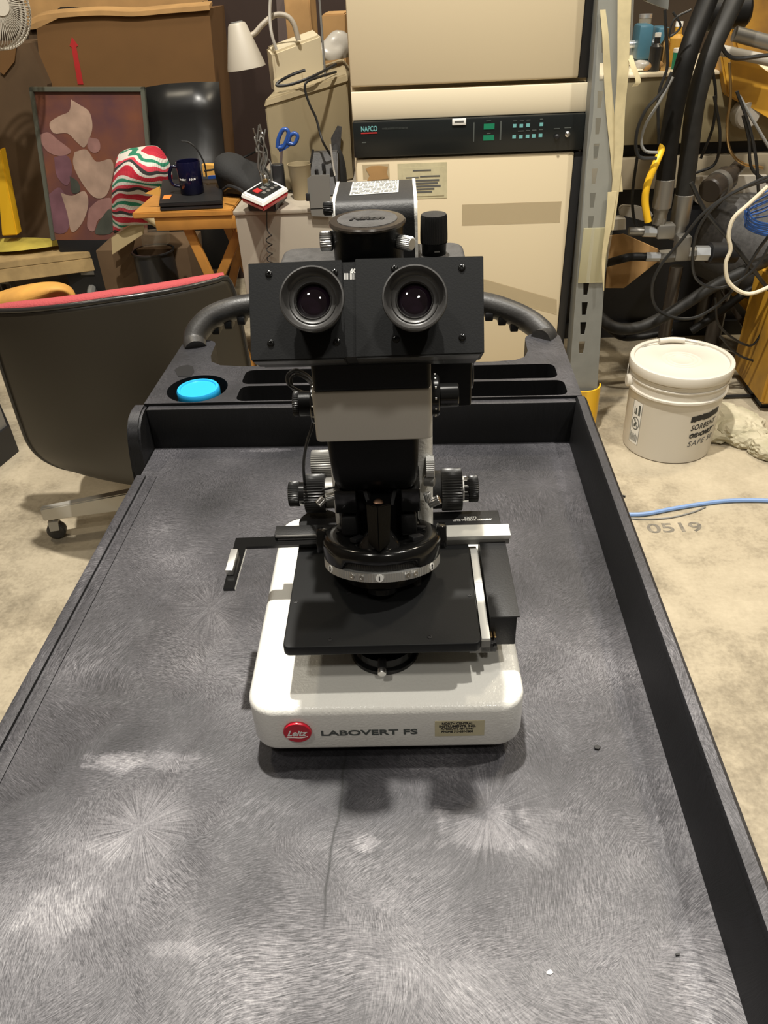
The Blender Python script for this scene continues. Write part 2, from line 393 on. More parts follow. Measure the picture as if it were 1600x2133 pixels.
def knurled(bm, p0, p1, r, teeth=40, depth=.0006, bev=.0008):
    p0, p1 = Vector(p0), Vector(p1); L = (p1-p0).length
    lathe(bm, [(r-bev, 0), (r, bev), (r, L-bev), (r-bev, L)], p0, p1-p0, teeth=teeth, depth=depth)
def crom(pts, k=6):
    P = [Vector(p) for p in pts]; out = []
    P = [2*P[0]-P[1]]+P+[2*P[-1]-P[-2]]
    for i in range(1, len(P)-2):
        a, b, c, d = P[i-1:i+3]
        for s in range(k):
            t = s/k; out.append(.5*((2*b)+(c-a)*t+(2*a-5*b+4*c-d)*t*t+(3*b-a-3*c+d)*t**3))
    out.append(P[-2]); return out
def tube(bm, pts, r, n=10, k=6, smooth=True, sx=1, sy=1, up=(0, 0, 1)):
    P = crom(pts, k) if smooth else [Vector(p) for p in pts]
    rings = []; T0 = None; N = None
    for i, p in enumerate(P):
        t = (P[min(i+1, len(P)-1)]-P[max(i-1, 0)]).normalized()
        if N is None:
            N = Vector(up)-t*t.dot(Vector(up))
            if N.length < 1e-3: N = V(1, 0, 0)-t*t.x
        else: N = N-t*t.dot(N)
        N.normalize(); B = t.cross(N)
        rr = r(i/(len(P)-1)) if callable(r) else r
        rings.append([p+rr*(N*math.cos(2*PI*q/n)*sx+B*math.sin(2*PI*q/n)*sy) for q in range(n)])
    loft(bm, rings)
def prism(bm, pts, off):
    """flat outline pts (3D) swept by vector off"""
    loft(bm, [[Vector(p) for p in pts], [Vector(p)+Vector(off) for p in pts]])
def sphere(bm, c, r, s=(1, 1, 1), seg=16):
    t = bmesh.new(); bmesh.ops.create_uvsphere(t, u_segments=seg, v_segments=max(6, seg//2), radius=r)
    for v in t.verts: v.co = Vector((v.co.x*s[0], v.co.y*s[1], v.co.z*s[2]))
    merge(bm, t, c)
def text_mesh(body, size, thick=.0002, shear=0, spacing=1.0, align='LEFT', bold=0):
    c = bpy.data.curves.new('t', 'FONT'); c.body = body; c.size = size; c.extrude = thick; c.shear = shear
    c.space_character = spacing; c.align_x = align; c.offset = bold
    o = bpy.data.objects.new('t', c); COL.objects.link(o)
    dg = bpy.context.evaluated_depsgraph_get(); me = bpy.data.meshes.new_from_object(o.evaluated_get(dg))
    bpy.data.objects.remove(o); bpy.data.curves.remove(c); return me
def text(name, body, size, origin, ex, ey, m, parent, width=None, **k):
    me = text_mesh(body, size, **k)
    ex = Vector(ex).normalized(); ey = Vector(ey).normalized(); ez = ex.cross(ey)
    if width:
        w = max(v.co.x for v in me.vertices)-min(v.co.x for v in me.vertices); sx = width/w
    else: sx = 1
    off = root_origin(parent) if parent is not None else Vector((0, 0, 0))
    for v in me.vertices:
        v.co = Vector(origin)+ex*v.co.x*sx+ey*v.co.y+ez*v.co.z-off
    me.name = name
    return link(name, me, m, parent)
def holed_plate(outer, holes, z0, z1):
    c = bpy.data.curves.new('c', 'CURVE'); c.dimensions = '2D'; c.fill_mode = 'BOTH'; c.extrude = (z1-z0)/2
    for pts in [outer]+holes:
        s = c.splines.new('POLY'); s.points.add(len(pts)-1); s.use_cyclic_u = True
        for p, q in zip(s.points, pts): p.co = (q[0], q[1], 0, 1)
    o = bpy.data.objects.new('c', c); COL.objects.link(o)
    dg = bpy.context.evaluated_depsgraph_get(); me = bpy.data.meshes.new_from_object(o.evaluated_get(dg))
    bpy.data.objects.remove(o); bm = bmesh.new(); bm.from_mesh(me); bpy.data.meshes.remove(me)
    bmesh.ops.translate(bm, verts=bm.verts, vec=(0, 0, (z0+z1)/2)); return bm
def struct(o): o['kind'] = 'structure'; return o

# ------------------------------------------------------------------ the room
bm = NB(); face(bm, [V(-6, -3, 0), V(6, -3, 0), V(6, 6, 0), V(-6, 6, 0)]); struct(finish('floor', bm, 'concrete', smooth=False))
bm = NB(); bx(bm, -6, 6, 5.4, 5.5, 0, 3.2); struct(finish('wall_back', bm, 'brownwall', smooth=False))
bm = NB(); bx(bm, -3.3, -3.2, -3, 5.4, 0, 3.2); struct(finish('wall_left', bm, 'brownwall', smooth=False))

# ------------------------------------------------------------------ utility cart
XL, XR, YF, YB, RIM = -.393, .201, -.06, .944, .806
cart = thing('utility_cart', 'black plastic utility cart with scuffed top tray, raised right rim and curved push handle', 'cart', (-.09, .5, 0))
bm = NB()
bx(bm, XL, XR+.016, YF-.02, YB+.01, TZ-.03, TZ)
tray = finish('tray_floor', bm, 'tray', cart, smooth=False)
bm = NB()
# right side wall, slightly drafted, rounded at the far top corner
def wall_prof(y, x0=XR, zt=RIM):
    return [V(x0, y, TZ-.002), V(x0+.0035, y, zt-.004), V(x0+.006, y, zt), V(x0+.015, y, zt), V(x0+.019, y, zt-.004), V(x0+.019, y, TZ-.06), V(x0, y, TZ-.06)]
rings = [wall_prof(YF-.02, zt=RIM), wall_prof(.90, zt=RIM), wall_prof(.925, zt=RIM+.001), wall_prof(.952, zt=RIM+.0015)]
loft(bm, rings)
finish('side_wall', bm, 'tray', cart, angle=30)
bm = NB()
bx(bm, XL, XR+.01, YB, YB+.012, TZ-.05, .803, .002)
finish('end_wall', bm, 'tray', cart); bm = NB()
bx(bm, XL-.001, XR+.018, YF-.03, YF, TZ-.05, RIM-.03, .003)
finish('end_wall', bm, 'tray', cart)
bm = NB()                                        # low left lip with its groove
bx(bm, XL-.004, XL+.009, YF-.02, .868, TZ-.05, TZ+.0035, .0015)
bx(bm, XL+.0125, XL+.024, YF-.02, .868, TZ-.01, TZ+.0012, .0006)
finish('side_lip', bm, 'tray', cart)
bm = NB()                                        # curved stub that closes the left end
prof = [(.956, .806), (.940, .8065), (.925, .803), (.910, .793), (.902, .778), (.899, .762), (.893, .735), (.885, .70), (.885, .66), (.956, .66)]
loft(bm, [[V(XL-.020, y, z) for y, z in prof], [V(XL-.001, y, z) for y, z in prof]])
bmesh.ops.bevel(bm, geom=bm.edges[:], offset=.003, segments=2, affect='EDGES')
finish('end_stub', bm, 'tray', cart, angle=50)
# tool shelf with holes
def arc(cx_, cy_, r, a0, a1, n=8): return [(cx_+r*math.cos(R(a0+(a1-a0)*k/n)), cy_+r*math.sin(R(a0+(a1-a0)*k/n))) for k in range(n+1)]
SY0 = .955
outer = [(-.398, SY0), (.214, SY0)] + arc(.190, 1.155, .024, 0, 70) + arc(.180, 1.150, .022, 110, 180) + [(.157, 1.105)] + [(.150, 1.084), (.135, 1.074), (.10, 1.070)] + \
        [(-.28, 1.072), (-.315, 1.078), (-.332, 1.092), (-.338, 1.115)] + arc(-.362, 1.155, .022, 0, 90) + arc(-.374, 1.155, .022, 90, 180) 
cup = []
for k in range(40):
    a = 2*PI*k/40
    cup.append((-.332+.044*math.cos(a), 1.000+.044*math.sin(a)))
slot = [(-.372, 1.036), (-.352, 1.047), (-.358, 1.072), (-.366, 1.078), (-.378, 1.076), (-.382, 1.066)]
# merge cup and slot outlines into one hole
cupo = [p for p in cup if not (p[0] < -.345 and p[1] > 1.024)]
i0 = max(range(len(cupo)), key=lambda i: (cupo[(i+1) % len(cupo)][0]-cupo[i][0])**2+(cupo[(i+1) % len(cupo)][1]-cupo[i][1])**2)
cupo = cupo[i0+1:]+cupo[:i0+1]
cupslot = cupo[::1] + [(-.350, 1.052), (-.358, 1.074), (-.366, 1.080), (-.378, 1.076), (-.383, 1.064), (-.372, 1.042)]
def rr2(x0, x1, y0, y1, r): return [(p.x, p.y) for p in rrect(x0, x1, y0, y1, r, 0, 5)]
t1 = rr2(-.268, .196, .9575, 1.004, .012); t2 = rr2(-.270, .190, 1.011, 1.058, .012)
cupslot = cup[:13] + cup[13:]                     # round hole; the strap slot is a dark plate laid on top
bm = holed_plate(outer, [cup, t1, t2], .772, .807)
bmesh.ops.remove_doubles(bm, verts=bm.verts, dist=1e-5)
finish('tool_shelf', bm, 'tray', cart, angle=30)
bm = NB()
bx(bm, -.398, .214, SY0, 1.075, .745, .752)
bx(bm, -.285, -.270, SY0, 1.074, .75, .775); bx(bm, .1965, .213, SY0, 1.074, .75, .775)
bx(bm, -.27, .2, 1.0045, 1.0105, .75, .773); bx(bm, -.27, .2, 1.0585, 1.071, .75, .773)
lathe(bm, [(.0455, .70), (.0455, .7725), (.044, .7725), (.042, .704), (.0005, .704)], (-.332, 1.0, 0), n=40)
finish('shelf_pan', bm, 'tray', cart)
bm = NB(); prism(bm, [V(x, y, .8045) for x, y in [(-.352, 1.040), (-.350, 1.056), (-.357, 1.075), (-.366, 1.081), (-.378, 1.077), (-.383, 1.064), (-.371, 1.040)]], (0, 0, .0030))
finish('strap_slot_dark', bm, 'gasket', cart, smooth=False)  # black plate stands for the shaded opening of the slot
# push handle
hp = [V(-.371, 1.150, .800), PY(406, 712, 1.168), PY(412, 690, 1.18), PY(440, 662, 1.195), PY(480, 645, 1.203), PY(520, 637, 1.21), PY(600, 628, 1.22), PY(765, 622, 1.225), PY(920, 622, 1.22),
      PY(1010, 634, 1.21), PY(1060, 649, 1.203), PY(1100, 668, 1.195), PY(1128, 690, 1.18), PY(1138, 706, 1.168), V(.182, 1.150, .800)]
bm = NB(); tube(bm, hp, lambda t: .0215, n=16, k=5, sx=1.0, sy=.88)
han = finish('push_handle', bm, 'handle', cart)
for pts in ([(452, 690), (478, 679), (505, 670)], [(1018, 662), (1045, 671), (1070, 684)]):
    for (px, py) in pts:
        bm = NB(); c = PY(px, py-7, 1.200); box(bm, c, (.013, .026, .014), None, .002); finish('grip_notch_dark', bm, 'gasket', han)  # dark boxes under the handle stand for its shaded notches
# under-structure: corner posts, lower shelf, casters
bm = NB(); bx(bm, XL, .215, YF, 1.10, .22, .25, .01); bx(bm, XL, XL+.02, YF, 1.10, .25, .31, .005); bx(bm, .195, .215, YF, 1.10, .25, .31, .005)
finish('lower_shelf', bm, 'tray', cart)
for sx_ in (XL+.03, .185):
    for sy_ in (YF+.04, 1.04):
        bm = NB(); rbox(bm, sx_-.028, sx_+.028, sy_-.028, sy_+.028, .13, .752 if sy_ > .5 else .712, .01); leg = finish('corner_post', bm, 'blackplastic', cart)
        bm = NB(); cyl(bm, (sx_-.015, sy_, .062), (sx_+.015, sy_, .062), .062, 28, bev=.008); bx(bm, sx_-.02, sx_-.016, sy_-.02, sy_+.02, .05, .135); bx(bm, sx_+.016, sx_+.02, sy_-.02, sy_+.02, .05, .135)
        finish('caster', bm, 'rubber', leg)
# torn flakes stuck on the tray: plastic skin peeled white
def flake(name, pix, label, matn='paper', th=.0006):
    bm = NB(); prism(bm, [Z(px, py, TZ+.0002) for px, py in pix], (0, 0, th)); o = finish(name, bm, matn, smooth=False); return tag(o, label, 'debris')
flake('paper_chip', [(1138, 2025), (1146, 2020), (1153, 2026), (1147, 2031), (1139, 2030)], 'tiny pale chip lying on the near right of the black tray')
flake('plastic_crumb', [(1407, 1988), (1415, 1987), (1416, 1991), (1408, 1992)], 'tiny black crumb lying beside the right wall of the tray', 'ink', .0015)
flake('plastic_crumb', [(1237, 1556), (1244, 1554), (1251, 1558), (1247, 1563), (1239, 1562)], 'small black crumb on the tray to the right of the microscope base', 'ink', .002)

# blue capped jar in the cup holder
cc = V(-.330, .9965, 0)
jar = thing('capped_jar', 'jar with bright blue lid standing in the round cup holder of the cart', 'jar', (cc.x, cc.y, .706))
bm = NB(); lathe(bm, [(.020, .706), (.026, .709), (.026, .784), (.023, .789)], (cc.x, cc.y, 0), n=36); finish('jar_body', bm, 'pail', jar)
bm = NB(); lathe(bm, [(.0305, .786), (.031, .787), (.031, .795), (.0302, .796), (.031, .797), (.031, .807), (.0295, .810), (.0260, .8102), (.0250, .8085), (.0215, .8085), (.0005, .8088)], (cc.x, cc.y, 0), n=48); finish('lid', bm, 'bluelid', jar)

# ------------------------------------------------------------------ microscope (local frame: x right, y away, z up from the tray)
TH = R(1.7); MO = V(-.036, .409, TZ); EX = V(math.cos(TH), math.sin(TH), 0); EY = V(-math.sin(TH), math.cos(TH), 0)
mic = thing('microscope', 'white and black laboratory microscope with binocular head standing on the black cart tray', 'microscope', MO, rot=TH)
def loc(p): d = p-MO; return V(d.dot(EX), d.dot(EY), d.z)
def LV(px, py, v):
    d = ray(px, py); t = (v-(CAM-MO).dot(EY))/d.dot(EY); return loc(CAM+d*t)
def LZ(px, py, z): return loc(Z(px, py, TZ+z))
def mp(name, bm, m, parent=None, **k): return finish(name, bm, m, parent or mic, **k)
FX, FY, FZ = V(1, 0, 0), V(0, 1, 0), V(0, 0, 1)
# base
bm = NB(); rbox(bm, -.1145, .1155, 0, .27, .019, .070, .024, .007, .005, 8); base = mp('base', bm, 'white')
bm = NB(); rbox(bm, -.100, .101, .014, .255, .006, .0195, .018, .001, .004); mp('base_pan', bm, 'blackmat')
for fx, fy in ((-.085, .03), (.086, .03), (-.085, .24), (.086, .24)):
    bm = NB(); cyl(bm, (fx, fy, 0), (fx, fy, .007), .009); mp('rubber_foot', bm, 'rubber')
p = LV(620, 1522, 0)
bm = NB(); lathe(bm, [(.0113, -.001), (.0117, .0002), (.0117, .0022), (.0112, .0028), (.0002, .0028)], (p.x, 0, p.z), (0, -1, 0), n=40); badge = mp('maker_badge', bm, 'red', base)
text('badge_lettering', 'Leitz', .0092, (p.x-.0088, -.0030, p.z-.0028), FX, FZ, 'inkwhite', badge, width=.0172, shear=.45, bold=.00028, thick=.0001)
bm = NB(); tube(bm, [(p.x-.0095, -.0030, p.z-.0052), (p.x-.004, -.0030, p.z-.0050), (p.x+.003, -.0030, p.z-.0055), (p.x+.0085, -.0030, p.z-.0038)], .00035, n=6); mp('badge_underline', bm, 'inkwhite', badge)
a, b = LV(668, 1532, 0), LV(868, 1530, 0)
text('model_lettering', 'LABOVERT FS', .0088, (a.x, -.0002, a.z), FX, FZ, 'inkgrey', base, width=b.x-a.x, bold=.00018, thick=.00025)
a, b = LV(906, 1533, 0), LV(1010, 1500, 0)
bm = NB(); bx(bm, a.x, b.x, -.0004, .0002, a.z, b.z); stk = mp('dealer_sticker', bm, 'sticker', base, smooth=False)
xm = (a.x+b.x)/2-.002
for i, (s, w, h) in enumerate((('NORTH CENTRAL', .0255, .0030), ('INSTRUMENTS, INC.', .0300, .0030), ('PLYMOUTH, MN 55447', .0270, .0027), ('PHONE 763-559-3800', .0260, .0027))):
    text('sticker_line', s, h*1.25, (xm-w/2, -.0005, b.z-.0042-i*.0034), FX, FZ, 'ink', stk, width=w, bold=.00012, thick=.0001)
# column
bm = NB(); rbox(bm, -.0435, .0465, .150, .252, .069, .262, .012, .002, .002); mp('column', bm, 'white')
# head block
bm = NB(); rbox(bm, -.0455, .0438, .100, .255, .2615, .3045, .004, .002, .002); hb = mp('head_block', bm, 'whitehead')
bm = NB(); rbox(bm, -.0440, .0432, .0995, .250, .3040, .352, .004, .002, .003); mp('head_block_cover', bm, 'black')
bm = NB(); rings = []
for (z, x0, x1, y0, r) in ((.262, -.0385, .0335, .104, .006), (.240, -.0375, .0330, .104, .006), (.222, -.0362, .0322, .105, .007), (.212, -.0345, .0305, .109, .008), (.2065, -.031, .027, .115, .008)):
    rings.append(rrect(x0, x1, y0, .165, r, z))
loft(bm, rings); mp('neck', bm, 'black')
bm = NB(); rbox(bm, -.037, .034, .128, .170, .150, .207, .008); bx(bm, -.037, -.019, .112, .13, .185, .208, .001); bx(bm, .018, .034, .112, .13, .185, .208, .001)
mp('nosepiece_carrier', bm, 'blackgloss')
for x_ in (-.027, .024):
    bm = NB(); box(bm, (x_, .118, .170), (.014, .010, .020), None, .003); mp('carrier_bracket', bm, 'blackmat')
# turret, tilted
TC = V(0, .110, .140); TA = R(18)
tx = V(1, 0, 0); tn = V(0, math.sin(TA), math.cos(TA)); ty = tn.cross(tx)
def T(x, y, z): return TC+tx*x+ty*y+tn*z
bm = NB(); lathe(bm, [(.0490, -.0045), (.0503, -.004), (.0503, .0035), (.0490, .004)], TC, tn, teeth=150, depth=.0004); ring = mp('turret_ring', bm, 'alu')
for k, (ang, body) in enumerate(((-91, '1'), (-33, '2'), (-148, '5'))):
    a_ = R(ang); c = T(.0506*math.cos(a_), .0506*math.sin(a_), 0); nn = (tx*math.cos(a_)+ty*math.sin(a_))
    bm = NB(); lathe(bm, [(.0032, -.001), (.0032, .0002), (.0001, .0002)], c, nn, n=20); dsc = mp('position_disc', bm, 'inkwhite', ring)
    ex_ = tn.cross(nn)
    text('position_numeral', body, .0050, c+nn*.0003-ex_*.0013-tn*.0017, ex_, tn, 'ink', dsc, thick=.0001, bold=.0002)
for ang in (-118, -108, -64, -56):
    a_ = R(ang); nn = (tx*math.cos(a_)+ty*math.sin(a_)); c = T(.0500*math.cos(a_), .0500*math.sin(a_), .0)
    bm = NB(); lathe(bm, [(.0021, 0), (.0021, .0012), (.0012, .0012), (.0011, .0004), (.0001, .0004)], c, nn, n=14); mp('set_screw', bm, 'steel', ring)
bm = NB(); lathe(bm, [(.046, .0038), (.0472, .0045), (.0472, .0095), (.046, .010)], TC, tn, teeth=140, depth=.0004); mp('turret_knurl', bm, 'knurl')
# housing: bowl with a window at the front lower rim
bm = NB()
n = 72
def hz0(a):                                       # lower edge lifts over the front window
    d = abs(((math.degrees(a)+90+180) % 360)-180); return .0045 if d > 38 else .0110
rings = []
for lvl in range(8):
    ringp = []
    for k in range(n):
        a_ = 2*PI*k/n; zz = hz0(a_)
        r_, z_ = [(.0505, zz), (.0512, .0125), (.0512, .0175), (.0500, .0205), (.0470, .0222), (.0400, .0215), (.0260, .0165), (.012, .0150)][lvl]
        ringp.append(T(r_*math.cos(a_), r_*math.sin(a_), z_))
    rings.append(ringp)
loft(bm, rings); hous = mp('turret_housing', bm, 'blackgloss')
for (x_, y_, w_, l_, rz) in ((-.034, .015, .010, .006, .5), (.034, .012, .010, .006, -.5), (-.020, -.012, .012, .007, .9), (.030, -.012, .011, .008, .5)):
    bm = NB(); box(bm, T(x_, y_, .0208), (w_, l_, .0035), Matrix((tx, ty, tn)).transposed() @ Matrix.Rotation(rz, 3, 'Z'), .0005); mp('housing_recess', bm, 'gasket', hous)
for (x_, y_) in ((-.038, .004), (.037, .004), (-.020, -.030), (.020, -.030), (0.0, -.0465)):
    bm = NB(); lathe(bm, [(.0013, 0), (.0013, .0006), (.0001, .0006)], T(x_, y_, .0215 if abs(y_) < .04 else .0205), tn, n=12); mp('housing_screw', bm, 'blackgloss', hous)
for s_, y0_ in ((-1, .006), (1, .010)):
    bm = NB(); box(bm, T(s_*.0525, y0_, .0140), (.0085, .014, .021), Matrix((tx, ty, tn)).transposed(), .002); mp('housing_ear', bm, 'blackgloss', hous)
# central ridge with its cone
bm = NB(); q = LV(790, 1160, .072)
a0 = V(-.003, .066, .168); 
ridge = [(LV(763, 1050, .098), LV(786, 1056, .086), LV(814, 1050, .098)), (LV(768, 1132, .080), LV(790, 1152, .066), LV(812, 1132, .080))]
L0 = [ridge[0][0], ridge[0][1], ridge[0][2], ridge[0][2]+V(0, .02, -.002), ridge[0][0]+V(0, .02, -.002)]
L1 = [ridge[1][0], ridge[1][1], ridge[1][2], ridge[1][2]+V(0, .03, -.004), ridge[1][0]+V(0, .03, -.004)]
loft(bm, [L0, L1]); bmesh.ops.bevel(bm, geom=bm.edges[:], offset=.0006, segments=2, affect='EDGES'); mp('clamp_post', bm, 'black', hous, angle=30)
bm = NB(); lathe(bm, [(.0175, 0), (.0165, .002), (.0105, .0115), (.0095, .012)], T(-.001, -.024, .0195), tn, n=36); mp('clamp_cone', bm, 'blackgloss', hous)
for s_ in (-1, 1):
    bm = NB(); w0 = LV(752 if s_ < 0 else 822, 1010, .118); 
    loft(bm, [[w0, w0+V(.003, 0, 0), w0+V(.003, .012, 0), w0+V(0, .012, 0)], [LV(765 if s_ < 0 else 812, 1052, .100), LV(765 if s_ < 0 else 812, 1052, .100)+V(.003, 0, 0), LV(765 if s_ < 0 else 812, 1052, .100)+V(.003, .02, 0), LV(765 if s_ < 0 else 812, 1052, .100)+V(0, .02, 0)]])
    mp('carrier_web', bm, 'blackmat')
c = LV(788, 1049, .100); bm = NB(); lathe(bm, [(.0042, 0), (.0042, .001), (.003, .0018), (.0001, .0018)], c, (0, -.4, .9), n=20); mp('clamp_screw', bm, 'copper')
bm = NB(); lathe(bm, [(.030, -.0170), (.0335, -.0165), (.0335, -.0045), (.030, -.0040)], TC+V(0, -.001, 0), tn, n=48); mp('objective_plate', bm, 'blackgloss')
bm = NB(); cyl(bm, T(0, -.024, -.017), T(0, -.024, -.0215), .013); mp('objective_lens', bm, 'blackgloss')
bm = NB(); c = LV(868, 1200, .098); box(bm, c, (.008, .012, .016), None, .003); mp('objective_stub', bm, 'crinkle')
# stage
bm = NB(); rbox(bm, -.0795, .0785, .022, .165, .1095, .1200, .005, .0012, .0025); stg = mp('stage_plate', bm, 'plate')
for (px, py) in ((616, 1254), (688, 1332), (895, 1327), (978, 1240), (727, 1236), (896, 1188)):
    c = LZ(px, py, .1200); bm = NB(); lathe(bm, [(.0019, -.001), (.0019, .0004), (.0013, .0005), (.0012, .0001), (.0001, .0001)], c, FZ, n=14); mp('threaded_hole', bm, 'gasket', stg)
bm = NB(); bx(bm, .0798, .0868, .0305, .147, .108, .1165, .0003); mp('stage_scale', bm, 'scalebar')
bm = NB(); bx(bm, .070, .0868, .0290, .16, .102, .1085, .0003); bx(bm, .0795, .0868, .029, .031, .103, .1155); bx(bm, .0797, .0869, .0985, .0989, .1162, .11658); mp('stage_slide_block', bm, 'greymetal')
bm = NB(); bx(bm, .0885, .1105, .050, .160, .0890, .1215, .001); bx(bm, .0885, .1125, .0495, .160, .1205, .1220, .0004); mp('drive_housing', bm, 'blackmat')
for x_ in (.0895, .0925):
    bm = NB(); cyl(bm, (x_, .0445, .1040), (x_, .150, .1095), .0011, 10); mp('rack_rod', bm, 'brass')
bm = NB(); bx(bm, .0868, .0935, .040, .056, .091, .1005, .001); mp('rack_foot', bm, 'blackmat')
bm = NB(); lathe(bm, [(.0017, 0), (.0017, .003), (.0001, .003)], (.092, .040, .100), (0, -1, 0), n=10); mp('rack_screw', bm, 'blackgloss')
a = LZ(1065, 1118, .130)
bm = NB(); bx(bm, .055, a.x, .148, .1655, .1255, .1300, .0004); mp('object_guide_scale', bm, 'scalebar')
bm = NB(); bx(bm, .040, a.x-.001, .1485, .1655, .1195, .1256, .0004); mp('object_guide_block', bm, 'greymetal')
bm = NB(); bx(bm, .02, .1105, .1655, .192, .118, .1270, .001); gp = mp('guide_plate', bm, 'blackmat')
a = LZ(967, 1078, .1272); text('serial_lettering', '520573', .0042, a+V(.0, -.0018, 0), FX, FY, 'inkwhite', gp, width=.0115, thick=.0001, bold=.0001)
a = LZ(943, 1084, .1272); text('maker_lettering', 'LEITZ WETZLAR GERMANY', .0036, a+V(0, -.0012, 0), FX, FY, 'inkwhite', gp, width=.0370, thick=.0001, bold=.0001)
# L shaped specimen arm on the left
bm = NB()
p1, p2 = LZ(490, 1127, .127), LZ(467, 1231, .127)
outl = [(p1.x, .1580), (-.055, .1600), (-.055, .1455), (-.1265, .1445), (-.1275, .0865), (-.1375, .0865), (-.1385, .1560)]
prism(bm, [V(x, y, .1245) for x, y in outl], (0, 0, .0030)); mp('specimen_arm', bm, 'blackgloss', smooth=False)
bm = NB(); bx(bm, -.1380, -.1315, .1040, .1340, .1275, .1335, .0005); mp('specimen_finger', bm, 'alu')
bm = NB(); bx(bm, -.1010, -.045, .1540, .1680, .1276, .1330, .0005); mp('specimen_slide', bm, 'blackmat')
bm = NB(); bx(bm, -.1000, -.045, .1525, .1540, .1305, .1325); bx(bm, -.098, -.045, .1520, .1540, .1280, .1295); mp('slide_rail', bm, 'steel')
bm = NB(); lathe(bm, [(.02, 0), (.02, .004), (.019, .005)], (-.062, .185, .120), FZ, n=32); mp('rear_boss', bm, 'blackmat')
# condenser seat on the base
bm = NB(); lathe(bm, [(.0290, .0695), (.0300, .0705), (.0300, .0740), (.0285, .0750), (.0270, .0755), (.0262, .0830), (.02, .084), (.018, .109)], (0, .066, 0), FZ, n=56); mp('lamp_collar', bm, 'blackgloss')
bm = NB(); c = LV(796, 1375, .040); cyl(bm, V(c.x, .040, c.z), V(c.x, .030, c.z-.001), .0037, 20); sp = mp('collar_screw', bm, 'blackmat')
bm = NB(); lathe(bm, [(.0036, 0), (.0036, .004), (.0032, .0045), (.0001, .0045)], V(c.x, .030, c.z-.001), (0, -1, -.1), n=24); mp('screw_cap', bm, 'steel', sp)
# focus knobs
fy, fzz = .200, .1470
def dial(name, x0, x1, r, m, teeth=None, depth=.0011, y=fy, z=fzz, parent=None):
    bm = NB()
    if teeth: knurled(bm, (x0, y, z), (x1, y, z), r, teeth, depth)
    else: cyl(bm, (x0, y, z), (x1, y, z), r, 40, bev=.0005)
    return mp(name, bm, m, parent)
ck = dial('coarse_focus_knob', -.0550, -.0745, .0188, 'knurl', 44)
dial('focus_collar', -.0435, -.0548, .0150, 'greymetal')
dial('knob_ring', -.0745, -.0805, .0112, 'blackgloss', parent=ck)
dial('fine_focus_knob', -.0800, -.0905, .0122, 'knurl', 40, .0008, parent=ck)
ck = dial('coarse_focus_knob', .0560, .0755, .0205, 'knurl', 48)
dial('focus_collar', .0465, .0560, .0185, 'blackmat')
kr = dial('knob_ring', .0755, .0820, .0118, 'blackgloss', parent=ck)
dial('scale_ring', .0755, .0775, .0124, 'alu', parent=ck)
for k in range(5):
    a_ = R(200+k*28); c = V(.0787, fy+.0120*math.cos(a_), fzz-.0120*math.sin(a_)); bm = NB(); box(bm, c, (.003, .0006, .0006)); mp('scale_mark', bm, 'inkwhite', kr)
dial('fine_focus_knob', .0818, .0910, .0128, 'knurl', 40, .0008, parent=ck)
dial('transport_knob', -.0480, -.0700, .0140, 'greymetal', 40, .0008, .232, .160)
# little levers and locking knobs by the nosepiece
def pin(name, p0, p1, r, m, teeth=0):
    bm = NB()
    if teeth: knurled(bm, p0, p1, r, teeth, .0004, .0004)
    else: cyl(bm, p0, p1, r, 18, bev=r*.15)
    return mp(name, bm, m)
a = LV(676, 1020, .135); pin('lever_rod', a+V(-.002, 0, 0), a+V(.018, .0, .004), .0010, 'cable')
a = LV(671, 1048, .135); pin('locking_screw', a+V(-.003, -.002, 0), a+V(.002, .001, .004), .0040, 'steel', 16); pin('locking_screw', a+V(.003, .002, .004), a+V(.012, .004, .005), .0037, 'alu', 16)
a = LV(906, 1046, .135); pin('locking_screw', a+V(-.005, 0, -.002), a+V(.004, 0, .003), .0042, 'steel', 16)
a = LV(892, 1037, .135); pin('locking_screw', a+V(-.001, .002, .004), a+V(.001, 0, -.004), .0034, 'alu', 16)
a = LV(889, 972, .15); pin('aperture_knob', a+V(-.001, 0, 0), a+V(.0065, 0, 0), .0098, 'alu', 36)
a = LV(884, 1002, .145); pin('aperture_screw', a, a+V(.009, -.002, 0), .0042, 'greymetal')
# analyser dials on the head block
for s_ in (-1, 1):
    y_, z_ = .128, (.2845 if s_ > 0 else .281); xb = .0438 if s_ > 0 else -.0455
    bm = NB(); cyl(bm, (xb-.001*s_, y_, z_), (xb+(.0065 if s_ > 0 else .004)*s_, y_, z_), .0160, 48, bev=.001); dd = mp('filter_dial', bm, 'blackgloss')
    for k in range(12):
        a_ = 2*PI*k/12+.2; bm = NB(); box(bm, (xb+(.0035 if s_ > 0 else .0018)*s_, y_+.01603*math.cos(a_), z_+.01603*math.sin(a_)), (.0012, .0014, .0014)); mp('dial_mark', bm, 'inkwhite', dd)
    if s_ > 0:
        bm = NB(); cyl(bm, (xb+.0065, y_, z_), (xb+.0215, y_, z_), .0092, 40, bev=.0008); mp('dial_knob', bm, 'blackgloss', dd)
    else:
        bm = NB(); cyl(bm, (xb-.004, y_, z_), (xb-.0135, y_, z_), .0098, 40); mp('dial_knob', bm, 'black', dd)
        bm = NB(); knurled(bm, (xb-.0135, y_, z_), (xb-.0185, y_, z_), .0098, 36, .0006); mp('dial_grip', bm, 'knurl', dd)
bm = NB(); rbox(bm, .0435, .0790, .165, .215, .2540, .330, .002); sb = mp('slider_box', bm, 'black')
bm = NB(); cyl(bm, (.0785, .190, .277), (.0815, .190, .277), .0170, 36, bev=.0006); mp('slider_wheel', bm, 'knurl', sb)
